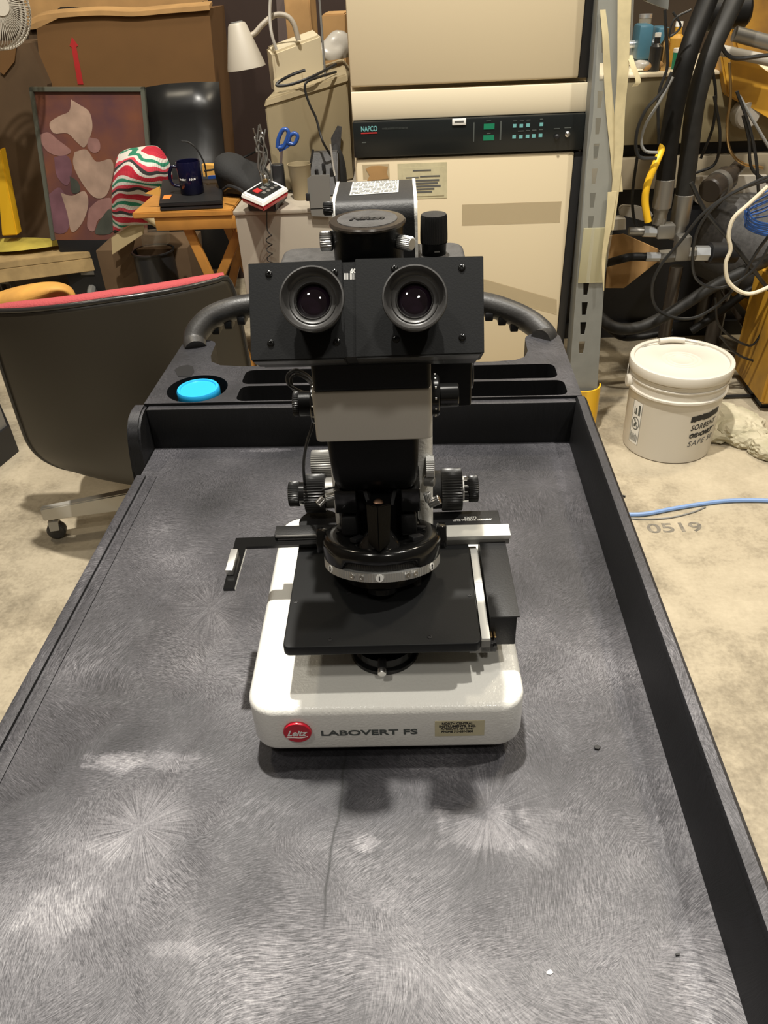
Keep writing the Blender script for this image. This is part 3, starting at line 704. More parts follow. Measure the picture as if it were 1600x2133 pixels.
# binocular head in its tilted frame
HA = R(33); hn = V(0, -math.cos(HA), math.sin(HA)); hu = V(0, math.sin(HA), math.cos(HA)); hF = V(0, .076, .376)
CL = loc(CAM)
def HP(px, py, h=0.):
    d = ray(px, py); dl = V(d.dot(EX), d.dot(EY), d.z); o = hF+hn*h; t = (o-CL).dot(hn)/dl.dot(hn); return CL+dl*t
def hslab(bm, pix, h0, h1):
    pts = [HP(px, py, h1) for px, py in pix]; prism(bm, pts, hn*(h0-h1))
def bevd(bm, w): bmesh.ops.bevel(bm, geom=bm.edges[:], offset=w, segments=2, affect='EDGES')
bm = NB(); hslab(bm, [(517, 549), (712, 541), (719, 746), (523, 751)], -.030, 0); bevd(bm, .0004); lp = mp('left_tube_plate', bm, 'plate', angle=25)
bm = NB(); hslab(bm, [(740, 539), (1007, 533), (1009, 735), (741, 744)], -.030, 0); bevd(bm, .0004); rp = mp('right_tube_plate', bm, 'plate', angle=25)
bm = NB(); hslab(bm, [(700, 547), (760, 545), (760, 742), (705, 745)], -.030, -.0022); ctr = mp('interpupillary_slide', bm, 'plate', smooth=False)
bm = NB(); hslab(bm, [(527, 560), (1000, 548), (1000, 742), (532, 752)], -.044, -.012); bevd(bm, .001); mp('tube_body', bm, 'black')
bm = NB(); hslab(bm, [(524, 747), (718, 743), (717, 750), (528, 754)], -.014, -.0012); hslab(bm, [(742, 741), (1006, 733), (999, 740), (744, 748)], -.014, -.0012); mp('lower_lip', bm, 'knurl', smooth=False)
for i in range(9):
    px = 717.5+i*3.0; hh = 13 if i not in (4,) else 17
    bm = NB(); hslab(bm, [(px, 582-hh), (px+1.2, 582-hh), (px+1.2, 582), (px, 582)], -.0022, -.0020); mp('scale_mark', bm, 'inkwhite', ctr, smooth=False)
a = HP(730, 569, -.0019); text('scale_numeral', '60', .0040, a, FX, hu, 'inkwhite', ctr, thick=.0001, bold=.0001)
for (px, py, par) in ((560, 571, lp), (697, 568, lp), (564, 715, lp), (702, 712, lp), (822, 560, rp), (962, 558, rp), (825, 706, rp), (963, 703, rp)):
    c = HP(px, py, 0); bm = NB(); lathe(bm, [(.0024, 0), (.0023, .0005), (.0016, .0010), (.0009, .0010), (.0008, .0002), (.0001, .0002)], c, hn, n=20); mp('cap_screw', bm, 'blackgloss', par)
for (px, py, par) in ((649, 621, lp), (864, 619, rp)):
    top = HP(px, py, .033); c = top-hn*.033
    bm = NB(); lathe(bm, [(.0150, -.002), (.0150, .008), (.0172, .0085), (.0172, .022), (.0155, .0225)], c, hn, n=48); tb = mp('eyepiece_tube', bm, 'black', par)
    bm = NB(); lathe(bm, [(.0165, .018), (.0186, .0195), (.0192, .024), (.0200, .0290), (.0203, .0315), (.0199, .0330), (.0190, .0332), (.0182, .0322), (.0172, .0290), (.0160, .0272), (.0150, .0268), (.0144, .0272), (.0140, .0268), (.0128, .0264), (.0120, .0262), (.0113, .0268), (.0109, .0262), (.0108, .0225)], c, hn, n=56, caps=False); mp('eyecup', bm, 'rubber', tb)
    bm = NB(); lathe(bm, [(.0112, .0215), (.0104, .0228), (.0070, .0242), (.0035, .0248), (.0001, .0250)], c, hn, n=40, caps=False); mp('eye_lens', bm, 'lens', tb)
# photo port
pc = LV(765, 458, .125)
bm = NB(); lathe(bm, [(.0225, -.052), (.0235, -.050), (.0242, -.0045), (.0245, -.003)], pc, FZ, n=60); port = mp('photo_port', bm, 'black')
bm = NB(); lathe(bm, [(.0245, -.0030), (.0258, -.0022), (.0261, -.0008), (.0252, .0004), (.0205, .0006)], pc, FZ, n=60); cap = mp('port_cap', bm, 'motor', port)
bm = NB(); lathe(bm, [(.0205, .0004), (.0203, .0010), (.0001, .0012)], pc, FZ, n=60); mp('cap_insert', bm, 'crinkle', cap)
text('cap_lettering', 'Nikon', .0088, pc+V(-.0118, -.0045, .0012), FX, FY, 'gasket', cap, width=.0235, shear=.35, bold=.0004, thick=.0005)
a = LV(680, 502, .125); bm = NB(); knurled(bm, (a.x-.0042, .125, a.z), (a.x+.0045, .125, a.z), .0066, 26, .0007); mp('port_screw', bm, 'steel', port)
a = LV(672, 482, .125); 
a = LV(850, 507, .11); bm = NB(); knurled(bm, a+V(-.006, .004, 0), a+V(.0028, -.002, 0), .0048, 24, .0004); mp('port_screw', bm, 'alu', port)
# lamp housing behind the port
lhc = 'blackmat'
bm = NB(); rings = []
def lh_ring(x):
    pts = []
    for (y_, z_) in ((.175, .345), (.175, .405), (.1765, .4115), (.181, .4165), (.187, .4180), (.244, .4180), (.248, .4170), (.250, .413), (.250, .345)): pts.append(V(x, y_, z_))
    return pts
loft(bm, [lh_ring(-.0240), lh_ring(.0345)]); lh = mp('lamp_housing', bm, lhc, angle=50)
for x0, x1 in ((-.0262, -.0238), (.0343, .0367)):
    bm = NB(); loft(bm, [[p_+V(x0-p_.x, 0, .0006) for p_ in lh_ring(0)], [p_+V(x1-p_.x, 0, .0006) for p_ in lh_ring(0)]]); mp('side_plate', bm, 'white', lh, angle=50)
def lhtop(px, py):
    d = ray(px, py); dl = V(d.dot(EX), d.dot(EY), d.z); nrm = V(0, 0, 1); o = V(0, .187, .4181); t = (o-CL).dot(nrm)/dl.dot(nrm); return CL+dl*t
bm = NB(); prism(bm, [lhtop(*p) for p in ((728, 408), (830, 401), (831, 376), (735, 380))], (0, 0, .0004)); lab = mp('rating_label', bm, 'sheet', lh, smooth=False)
for i in range(10):
    f = (i+.6)/10.4; l0 = lhtop(735, 380).lerp(lhtop(728, 408), f); r0_ = lhtop(831, 376).lerp(lhtop(830, 401), f); x = .03
    while x < .95:
        w = random.uniform(.04, .14); e = min(x+w, .97); A, B = l0.lerp(r0_, x)+V(0, 0, .0005), l0.lerp(r0_, e)+V(0, 0, .0005)
        if i == 0 and x < .04: bm = NB()
        if 'bml' not in globals(): bml = NB()
        face(bml, [A+V(0, -.0005, .0002), B+V(0, -.0005, .0002), B+V(0, .0005, .0002), A+V(0, .0005, .0002)]); x = e+.02
mp('label_print', bml, 'ink', lab, smooth=False)
a = LV(683, 436, .178); bm = NB(); knurled(bm, (a.x-.0035, .18, a.z), (a.x+.004, .18, a.z), .0048, 24, .0005); mp('lamp_screw', bm, 'knurl', lh)
# grey rear casting and tall knob
z0_ = LZ(770, 520, .372)
bm = NB(); rbox(bm, -.070, .073, .150, .215, .352, .3765, .012, .004, .002); rc = mp('rear_casting', bm, 'crinkle')
a = LV(904, 500, .185)
bm = NB(); lathe(bm, [(.0088, .376), (.0092, .3765), (.0095, .384), (.0104, .3855)], (a.x, .185, 0), FZ, n=40); mp('knob_base', bm, 'black', rc)
bm = NB(); lathe(bm, [(.0100, .3855), (.0104, .3865), (.0104, .3905), (.0100, .4040), (.0094, .4058), (.0001, .4062)], (a.x, .185, 0), FZ, teeth=40, depth=.0004); mp('tall_knob', bm, 'blackmat', rc)
bm = NB(); box(bm, (a.x+.002, .1757, .3805), (.004, .0004, .0008)); mp('knob_mark', bm, 'greymetal', rc)
# lamp lead looping beside the head
bm = NB(); pts = [LV(655, 800, .20), LV(640, 782, .175), LV(618, 771, .165), LV(600, 780, .165), LV(601, 800, .165), LV(618, 812, .17), LV(650, 830, .19), LV(652, 880, .17), LV(640, 920, .17), LV(633, 960, .18), LV(634, 1000, .19), LV(640, 1030, .205)]
tube(bm, pts, .0014, n=8, k=8); mp('lamp_cable', bm, 'cable')
bm = NB(); pts = [LV(655, 812, .205), LV(640, 790, .18), LV(618, 780, .17), LV(606, 790, .17), LV(612, 812, .17), LV(630, 828, .18), LV(655, 845, .20)]
tube(bm, pts, .0014, n=8, k=8); mp('lamp_cable', bm, 'cable')

# ------------------------------------------------------------------ incubator stack behind the cart
FY_ = 2.30
inc = thing('incubator', 'tall cream laboratory incubator stack with black control panel behind the cart', 'incubator', (.12, 2.6, 0))
xl, xr = -.190, .428
bm = NB(); bx(bm, xl-.004, xr+.010, FY_+.045, 2.93, .10, 1.62, .004); body = finish('body', bm, 'cream', inc)
zt = PY(960, 178, FY_).z; zp0 = PY(970, 243, FY_).z; zp1 = PY(970, 320, FY_).z
bm = NB(); bx(bm, xl, xr-.022, FY_-.004, FY_+.04, zt+.006, 1.60, .006); finish('door', bm, 'cream', inc)
bm = NB(); bx(bm, xr-.022, xr+.008, FY_-.002, FY_+.04, zt+.006, 1.60, .003); finish('door_edge', bm, 'gasket', inc)
bm = NB(); bx(bm, xl, xr+.008, FY_-.002, FY_+.045, zp0, zt-.005, .003); finish('fascia', bm, 'creamlight', inc)
bm = NB(); bx(bm, xl, xr+.006, FY_-.012, FY_+.045, zp1, zp0-.001, .005); pan = finish('control_panel', bm, 'panel', inc)
bm = NB(); bx(bm, xl+.003, xr-.014, FY_-.006, FY_+.04, .13, zp1-.004, .006); ld = finish('door', bm, 'cream', inc)
bm = NB(); bx(bm, xr-.014, xr+.010, FY_-.004, FY_+.04, .13, zp1-.006, .003); finish('door_edge', bm, 'gasket', inc)
bm = NB(); bx(bm, xl, xr+.008, FY_+.0, FY_+.3, 0, .12); finish('plinth', bm, 'gasket', inc)
def onf(px, py, off=0.): return PY(px, py, FY_+off)
def frect(name, px0, py0, px1, py1, m, par, off, th=.0006):
    a, b = onf(px0, py0, off), onf(px1, py1, off); bm = NB(); bx(bm, a.x, b.x, FY_+off-th, FY_+off, min(a.z, b.z), max(a.z, b.z)); return finish(name, bm, m, par, smooth=False)
PO = -.0122
for (x0, y0, x1, y1) in ((1008, 258, 1030, 269), (1007, 282, 1029, 292)): frect('display', x0, y0, x1, y1, 'green', pan, PO)
for (px, py) in ((1072, 262), (1086, 262), (1100, 261), (1128, 259), (1071, 285), (1085, 285), (1099, 284), (1112, 283), (1126, 282)): frect('button', px-3.5, py-3.5, px+3.5, py+3.5, 'teal', pan, PO)
for (px, py) in ((987, 275), (1043, 272)): frect('panel_line', px-.8, py-20, px+.8, py+20, 'inkgrey', pan, PO)
for (px, py, w) in ((1018, 252, 10), (1018, 278, 8), (1073, 252, 8), (1087, 252, 8), (1101, 250, 8), (1128, 248, 6), (1085, 273, 12), (1100, 272, 8), (1113, 271, 9), (1127, 270, 8), (1160, 268, 12), (1183, 266, 14)): frect('panel_legend', px-w/2, py-.8, px+w/2, py+.8, 'inkgrey', pan, PO)
for (px, py, m_) in ((1160, 285, 'gasket'), (1182, 279, 'steel')):
    c = onf(px, py, PO); bm = NB(); lathe(bm, [(.007, 0), (.007, .004), (.0035, .006), (.0035, .012), (.0001, .012)], c, (0, -1, 0), n=20); finish('switch', bm, m_, pan)
a = onf(752, 274, PO); text('brand_lettering', 'NAPCO', .0175, (a.x, FY_+PO-.0003, a.z), FX, FZ, 'teal', pan, width=.0440, bold=.0004, thick=.0002)
frect('brand_underline', 752, 276.5, 786, 278, 'inkred', pan, PO)
a = onf(796, 270, PO); text('series_lettering', 'WATER JACKETED CO2 INCUBATOR', .0060, (a.x, FY_+PO-.0003, a.z), FX, FZ, 'inkgrey', pan, width=.069, thick=.0002)
frect('panel_legend', 754, 296, 763, 298, 'inkgrey', pan, PO)
bm = NB(); a, b = onf(942, 261, PO), onf(971, 246, PO); bx(bm, a.x, b.x, FY_+PO-.003, FY_+PO, a.z, b.z, .0012); st_ = finish('asset_tag', bm, 'paper', pan)
a = onf(947, 252, PO-.003); b = onf(966, 255, PO-.003); bm = NB(); bx(bm, a.x, b.x, FY_+PO-.0036, FY_+PO-.003, b.z, a.z); finish('tag_print', bm, 'fadedink', st_, smooth=False)
# stickers and tape on the lower door
LO = -.0062
frect('torn_sticker', 755, 343, 812, 372, 'tapefaint', ld, LO)
bm = NB(); pts = [(762, 352), (772, 346), (790, 345), (808, 347), (806, 360), (810, 372), (790, 374), (764, 378), (770, 366)]
prism(bm, [onf(px, py, LO-.0008) for px, py in pts], (0, -.0003, 0)); finish('sticker_residue', bm, 'cardlight', ld, smooth=False)
sl = frect('plastic_sleeve', 828, 341, 931, 412, 'sticker', ld, LO)
frect('notice_sheet', 838, 350, 925, 407, 'sticker', sl, LO-.0009)
for (px0, px1, py) in ((860, 898, 355), (875, 917, 367), (845, 872, 370), (846, 915, 376), (846, 912, 382), (846, 918, 388), (846, 905, 394), (846, 900, 400)): frect('notice_line', px0, py-.7, px1, py+.7, 'fadedink', sl, LO-.0018, .0003)
frect('packing_tape', 963, 426, 1166, 463, 'tapefaint', ld, LO)
bm = NB(); prism(bm, [onf(px, py, LO-.0004) for px, py in ((1005, 580), (1005, 612), (1160, 655), (1160, 624))], (0, -.0005, 0)); finish('packing_tape', bm, 'tapefaint', ld, smooth=False)

# ------------------------------------------------------------------ slotted upright with yellow guard
up = thing('rack_upright', 'grey slotted pallet rack upright wrapped in yellowed tape with yellow foot guard', 'rack post', (.50, 2.25, 0))
ux0, ux1, uy = .458, .536, 2.245
holes = []
bm = NB()
def slot_pts(zc, xc): return [(xc-.0085, zc+.020), (xc+.0085, zc+.020), (xc+.0055, zc-.020), (xc-.0055, zc-.020)]
zs = [PY(1228, 600, uy).z, PY(1220, 652, uy).z, PY(1215, 706, uy).z, PY(1211, 765, uy).z]
dz = .0508; zs = [zs[0]+i*.062 for i in range(-3, 11)]
xc = PY(1221, 652, uy).x
pl = holed_plate([(ux0, .09), (ux1, .09), (ux1, 2.3), (ux0, 2.3)], [slot_pts(z_, xc) for z_ in zs], 0, .0025)
for v in pl.verts: v.co = V(v.co.x, uy-.0025+v.co.z, v.co.y)
bx(pl, ux0, ux0+.0025, uy, uy+.075, .09, 2.3); bx(pl, ux1-.0025, ux1, uy, uy+.075, .09, 2.3)
for v in pl.verts:
    f_ = (v.co.x-ux0)/(ux1-ux0); v.co.x = (.462-.030*v.co.z)*(1-f_)+(.557-.057*v.co.z)*f_
finish('post', pl, 'postgrey', up, smooth=False)
bm = NB(); rings = []
def guard(z, s=0):
    return [V(.508+(.058+s)*math.cos(R(a)), uy+.035+(.058+s)*math.sin(R(a))-.0, z) for a in range(180, 361, 12)]
gz = PY(1230, 815, uy-.02).z
loft(bm, [guard(0), guard(gz), guard(gz, -.005), guard(0, -.005)], caps=False, closed=False); finish('foot_guard', bm, 'yellow', up)
bm = NB(); bx(bm, ux0-.015, ux1+.03, uy-.03, uy+.05, 0, .006); finish('foot_plate', bm, 'postgrey', up)
def ribbon(name, pix, w, m, par, yoff=0., y=None, tw=None):
    y = uy-.006 if y is None else y; P = crom([PY(px, py, y+yoff+(d_ if len(q) > 2 else 0)) for q in pix for px, py, d_ in [(q[0], q[1], q[2] if len(q) > 2 else 0)]], 6)
    bm = NB(); rings = []
    for i, p_ in enumerate(P):
        f = i/(len(P)-1); ww = w(f) if callable(w) else w
        rings.append([p_+V(-ww/2, .0, 0), p_+V(-ww/2, .0012, 0), p_+V(ww/2, .003+.0012, 0), p_+V(ww/2, .003, 0)])
    loft(bm, rings); return finish(name, bm, m, par, angle=60)
bm = NB(); rings = []
for (px0, px1, py) in ((1248, 1322, -40), (1246, 1318, 60), (1240, 1312, 160), (1234, 1300, 260), (1222, 1292, 340), (1214, 1280, 460), (1206, 1258, 588)):
    a, b = PY(px0, py, uy-.004), PY(px1, py, uy-.004); j = random.uniform(-.002, .002)
    rings.append([a+V(0, j, 0), a.lerp(b, .35)+V(0, -.004-j, 0), a.lerp(b, .7)+V(0, .001, 0), b+V(0, -j, 0)])
loft(bm, rings, caps=False, closed=False); finish('plastic_wrap', bm, 'film', up)
ribbon('masking_tape', [(1256, 20), (1262, 80, -.004), (1266, 160), (1272, 240), (1282, 330), (1288, 400)], lambda f: .014+.012*f, 'masking', up, -.004)
ribbon('masking_tape', [(1302, -30), (1300, 60), (1298, 150, -.004), (1292, 230), (1290, 310), (1282, 400), (1272, 480)], lambda f: .034-.016*f, 'masking', up, -.008)
ribbon('masking_tape', [(1276, 400), (1268, 470, -.006), (1258, 540, -.01), (1258, 606, -.014)], lambda f: .022*(1.15-f), 'masking', up, -.010)
ribbon('masking_tape', [(1312, 115), (1320, 140, -.008), (1330, 168, -.012), (1323, 180, -.012)], .014, 'masking', up, -.006)
bm = NB(); a, b = PY(1204, 590, uy-.008), PY(1272, 474, uy-.008); bx(bm, a.x, b.x, uy-.0085, uy-.0035, a.z, b.z, .001); finish('packing_tape', bm, 'tape', up)
for x_ in (1222, 1240):
    pass

# ------------------------------------------------------------------ white pail
bc = Z(1386, 921, 0); pr = .134
pail = thing('plastic_pail', 'white plastic pail with snap-on lid and marker writing, on the concrete to the right', 'pail', (bc.x, bc.y, 0))
H = .300
prof = [(.128, .0), (.1335, .003), (.1345, .010), (.1390, .205), (.1395, .208), (.1475, .209), (.1475, .215), (.1410, .217), (.1425, .240), (.1450, .242), (.1450, .246), (.1425, .248), (.143, .258), (.1465, .259), (.1465, .263), (.143, .265), (.1435, .272)]
bm = NB(); lathe(bm, prof, (bc.x, bc.y, 0), n=72); pb = finish('pail_body', bm, 'pail', pail, angle=35)
prof = [(.1435, .266), (.1500, .266), (.1515, .270), (.1515, .290), (.1500, .2945), (.1470, .2960), (.1400, .2960), (.1375, .2935), (.1370, .2880), (.1330, .2870), (.0600, .2872), (.0585, .2880), (.0560, .2872), (.0460, .2872), (.0445, .2880), (.0425, .2872), (.0330, .2872), (.0315, .2880), (.0295, .2872), (.0002, .2872)]
bm = NB(); lathe(bm, prof, (bc.x, bc.y, 0), n=72); lid = finish('lid', bm, 'pail', pail, angle=35)
bm = NB(); pts = [PY(1330, 690, bc.y)]
hpts = [V(bc.x+.150*math.cos(a), bc.y+.150*math.sin(a)*.75+.01, .215+.085*math.sin(a)**.6 if math.sin(a) > 0 else .215) for a in [PI*k/12 for k in range(13)]]
tube(bm, hpts, .0016, n=8); wh = finish('wire_handle', bm, 'clearpipe', pail)
bm = NB(); tube(bm, hpts[5:8], .0085, n=14); finish('handle_grip', bm, 'pail', wh)
for s_ in (-1, 1):
    bm = NB(); cyl(bm, (bc.x+s_*.139, bc.y, .224), (bc.x+s_*.156, bc.y, .224), .019, 20, bev=.003); finish('handle_lug', bm, 'pail', pail)
def on_pail(name, make, ang, z0, m):
    """wrap flat artwork (x along the wall, y up) round the pail"""
    me = make
    for v in me.vertices:
        rr = .1345+(.139-.1345)*((z0+v.co.y)-.01)/.195+.0006+v.co.z; a_ = R(ang)+v.co.x/.137
        v.co = V(bc.x+rr*math.cos(a_), bc.y+rr*math.sin(a_), z0+v.co.y)-V(bc.x, bc.y, 0)
    return link(name, me, m, pb)
def art(fn):
    bm = NB(); fn(bm); me = bpy.data.meshes.new('a'); bm.to_mesh(me); bm.free(); return me
AT = -82
for i, (s, z_, h, m_, xo) in enumerate((('SORBENT', .118, .026, 'ink', .0), ('OIL-ONLY', .092, .020, 'ink', .002), ('SAFE 50', .062, .026, 'fadedink', .002))):
    me = text_mesh(s, h, .0001, .18 if i != 1 else .3, 1.15, bold=.0004 if i == 0 else (.0014 if i == 1 else 0)); w = max(v.co.x for v in me.vertices); 
    for v in me.vertices: v.co.x = v.co.x/w*(.092 if i == 0 else (.088 if i == 1 else .096)); v.co.y += v.co.x*.10
    on_pail('marker_writing', me, AT+xo, z_, m_)
def scrib(bm):
    n_ = 26; up_ = []; lo_ = []
    for k in range(n_+1):
        x = .102*k/n_; up_.append(V(x, .021+.12*x+random.uniform(-.0018, .0018), .0003)); lo_.append(V(x, .002+.10*x+random.uniform(-.002, .002), .0003))
    for k in range(n_): face(bm, [lo_[k], lo_[k+1], up_[k+1], up_[k]])
on_pail('marker_blackout', art(scrib), AT-2, .146, 'ink')
def strike(bm):
    for k in range(12): x0 = .096*k/12; x1 = .096*(k+1)/12; face(bm, [V(x0, .0095+.1*x0, .0004), V(x1, .0095+.1*x1, .0004), V(x1, .0120+.1*x1, .0004), V(x0, .0120+.1*x0, .0004)])
on_pail('marker_strike', art(strike), AT, .092, 'ink')
def lbl(bm):
    for k in range(4): x0 = .040*k/4; x1 = .040*(k+1)/4; face(bm, [V(x0, 0, 0), V(x1, 0, 0), V(x1, .145, 0), V(x0, .145, 0)])
on_pail('warning_label', art(lbl), -163, .035, 'paper')
def lblp(bm):
    def q(x0, x1, y0, y1): face(bm, [V(x0, y0, .0004), V(x1, y0, .0004), V(x1, y1, .0004), V(x0, y1, .0004)])
    q(0, .001, 0, .145); q(.039, .040, 0, .145); q(0, .04, 0, .001); q(0, .04, .144, .145)
    for k in range(9): q(.004+k*.0036, .0058+k*.0036, .008, .038-(k % 3)*.004)
    for k in range(30):
        a_, b_ = 2*PI*k/30, 2*PI*(k+1)/30
        face(bm, [V(.02+.016*math.cos(a_), .070+.022*math.sin(a_), .0004), V(.02+.016*math.cos(b_), .070+.022*math.sin(b_), .0004), V(.02+.0135*math.cos(b_), .070+.019*math.sin(b_), .0004), V(.02+.0135*math.cos(a_), .070+.019*math.sin(a_), .0004)])
    face(bm, [V(.009, .085, .0005), V(.011, .087, .0005), V(.032, .056, .0005), V(.030, .054, .0005)])
    q(.014, .022, .058, .068); q(.018, .026, .068, .076); q(.016, .020, .076, .083)
    q(.008, .020, .100, .104); q(.008, .010, .104, .125); q(.014, .020, .104, .122); q(.026, .034, .100, .135)
on_pail('label_print', art(lblp), -163, .035, 'inkgrey')

# ------------------------------------------------------------------ floor things on the right
def cable(name, pts, r, m, label, cat='cable', group=None, n=8, k=7):
    bm = NB(); tube(bm, pts, r, n=n, k=k); return tag(finish(name, bm, m), label, cat, group)
def fl(px, py, z=.006): return Z(px, py, z)
cable('hose', [fl(1020, 1110), fl(1150, 1088), fl(1270, 1073), fl(1340, 1071), fl(1400, 1060), fl(1460, 1050), fl(1520, 1043), fl(1600, 1043), fl(1680, 1052)], .0062, 'bluehose', 'pale blue hose lying on the concrete in front of the pail', 'hose')
cable('wire', [fl(1100, 1092, .003), fl(1200, 1070, .003), fl(1280, 1074, .003), fl(1330, 1081, .003), fl(1390, 1079, .003), fl(1440, 1068, .003), fl(1470, 1056, .003)], .0022, 'greycable', 'thin dark wire looping on the floor beside the pale blue hose')
cable('wire', [fl(1290, 1031, .004), fl(1303, 1034, .004)], .003, 'cable', 'short black wire end on the floor just right of the cart rim')
st2 = text('floor_stencil', '0519', .058, fl(1352, 1110, .0006), (Z(1500, 1104, 0)-Z(1352, 1110, 0)), Vector((-(Z(1500, 1104, 0)-Z(1352, 1110, 0)).y, (Z(1500, 1104, 0)-Z(1352, 1110, 0)).x, 0)), mat('worn_stencil', (.11, .10, .085), .8, col2=(.26, .23, .18), nscale=60), None, width=.150, thick=.0002, bold=.0008)
tag(st2, 'worn stencilled number 0519 on the concrete floor', 'floor marking')
# plaster rubble by the machine foot
def blob(c, s, seed, sub=3, amp=.25, rough=False):
    random.seed(seed); t = bmesh.new(); bmesh.ops.create_icosphere(t, subdivisions=sub, radius=1)
    ph = [Vector((random.uniform(-3, 3), random.uniform(-3, 3), random.uniform(-3, 3))) for _ in range(6)]; am = [random.uniform(.3, 1) for _ in range(6)]
    for v in t.verts:
        d = sum(a_*math.sin(v.co.dot(p_)+i) for i, (p_, a_) in enumerate(zip(ph, am)))/3
        v.co = v.co*(1+amp*d+(random.uniform(-.07, .07) if rough else 0)); v.co = Vector((v.co.x*s[0], v.co.y*s[1], max(v.co.z, -.5)*s[2]))
    bm = NB(); merge(bm, t, c); return bm
for i, (px, py, s, lb) in enumerate(((1505, 880, (.10, .10, .05), 'pale lump of crumbled plaster behind the pail'), (1545, 905, (.075, .06, .045), 'white broken plaster chunk just right of the pail'), (1590, 930, (.05, .05, .035), 'white plaster chunk at the right edge of the photo'))):
    c = Z(px, py, .02); bm = blob((c.x, c.y, s[2]*.5), s, 30+i, 4, .35, True); tag(finish('plaster_chunk', bm, 'rubble', angle=12), lb, 'rubble')
# orange machine
om = thing('machine', 'orange painted industrial machine frame at the right edge behind the hoses', 'machine', (1.6, 3.0, 0))
bm = NB(); a = Z(1575, 865, .02); prism(bm, [V(1.13, 2.36, .03), V(1.13, 2.36, .42), V(1.25, 2.36, .50), V(1.75, 2.36, .50), V(1.75, 2.36, .03)], (0, .30, 0)); bevd(bm, .01); finish('machine_foot', bm, 'orange', om)
for z_ in (0,):
    bm = NB(); bx(bm, 1.15, 1.25, 2.40, 2.55, 0, .035); finish('machine_pad', bm, 'gasket', om)
ym = 3.1
def slab(name, pix, y, th, m, par=None, bev=0):
    bm = NB(); prism(bm, [PY(px, py, y) for px, py in pix], (0, th, 0))
    if bev: bevd(bm, bev)
    return finish(name, bm, m, par, smooth=bool(bev), angle=30)
slab('machine_beam', [(1500, 110), (1515, 200), (1600, 245), (1680, 290), (1680, 190), (1600, 150), (1560, 118)], 2.95, .10, 'orange', om, .006)
slab('machine_column', [(1535, -60), (1520, 60), (1540, 130), (1700, 190), (1700, -60)], 3.15, .25, 'orange', om, .01)
slab('machine_panel', [(1430, 250), (1440, 350), (1680, 380), (1700, 200), (1500, 130)], 3.35, .10, 'card', om)
slab('machine_strut', [(1530, 620), (1600, 700), (1700, 760), (1700, 640), (1640, 560), (1560, 560)], 2.75, .08, 'orange', om, .006)
slab('machine_gusset', [(1520, 640), (1500, 600), (1590, 720), (1600, 760)], 2.72, .05, 'motor', om)
bm = NB(); cyl(bm, PY(1530, 70, 2.9), PY(1640, 100, 2.9), .022, 16); finish('machine_pipe', bm, 'fitting', om)
bm = NB(); cyl(bm, PY(1480, 100, 2.88), PY(1620, 130, 2.88), .016, 16); finish('machine_pipe', bm, 'clearpipe', om)
bm = NB(); cyl(bm, PY(1470, 30, 3.0), PY(1560, 20, 3.0), .05, 20, bev=.01); finish('machine_coupling', bm, 'hose', om)
bm = NB(); cyl(bm, PY(1545, 235, 3.0), PY(1560, 240, 2.95), .045, 24, bev=.006); finish('sensor_disc', bm, 'clearpipe', om)
# big grey drum and dark motor
d0 = thing('drive_drum', 'grey green steel drum among the cables at the right', 'drum', tuple(PY(1530, 520, 2.75)[:2])+(0,))
bm = NB(); a, b = PY(1500, 480, 2.95), PY(1640, 540, 2.75); cyl(bm, a, b, .17, 36, bev=.01); finish('drum_shell', bm, 'crinkle', d0)
bm = NB(); cyl(bm, a+V(0, 0, -.36), a, .03, 12); finish('drum_support', bm, 'motor', d0)
mo = thing('motor', 'small dark cylindrical motor above the pail lying on a tilted bracket', 'motor', tuple(PY(1490, 390, 2.75)[:2])+(0,))
a, b = PY(1478, 398, 2.70), PY(1515, 370, 2.78); bm = NB(); cyl(bm, a, b, .040, 28, bev=.005); mc = finish('motor_can', bm, 'motor', mo)
bm = NB(); cyl(bm, a.lerp(b, .42), a.lerp(b, .62), .043, 28); finish('clamp_band', bm, 'fitting', mc)
bm = NB(); cyl(bm, b, PY(1540, 345, 2.84), .022, 16, bev=.003); finish('shaft', bm, 'motor', mo)
slab('mounting_plate', [(1440, 368), (1448, 420), (1510, 470), (1600, 430), (1600, 366)], 2.86, .02, 'clearpipe', mo)
bm = NB(); cyl(bm, PY(1540, 450, 2.9), V(PY(1540, 450, 2.9).x, 2.9, 0), .03, 12); finish('bracket_leg', bm, 'motor', mo)
# grey bench with clutter, behind the post
by = 3.0
be = thing('workbench', 'cream steel workbench drawers seen between the post and the black hoses', 'bench', (.75, 3.2, 0))
a, b = PY(1240, 157, by), PY(1400, 152, by)
bm = NB(); bx(bm, a.x-.1, b.x+.5, by-.01, by+.55, a.z-.012, a.z, .003); finish('bench_top', bm, 'creamlight', be)
z1 = PY(1330, 302, by).z; z2 = PY(1330, 330, by).z; z3 = PY(1330, 395, by).z
bm = NB(); bx(bm, a.x-.1, b.x+.5, by, by+.5, z1, a.z-.012, .003); finish('bench_apron', bm, 'olive', be)
bm = NB(); bx(bm, a.x-.1, b.x+.5, by+.05, by+.5, .05, z1, .003); finish('bench_cabinet', bm, 'gasket', be)
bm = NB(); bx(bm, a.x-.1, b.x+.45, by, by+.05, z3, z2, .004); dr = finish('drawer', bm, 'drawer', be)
bm = NB(); bx(bm, a.x-.1, b.x+.5, by+.03, by+.5, 0, .06); finish('bench_foot', bm, 'gasket', be)
bz = a.z
def bp(px, y=3.08): p_ = PY(px, 150, y); return V(p_.x, y, bz)
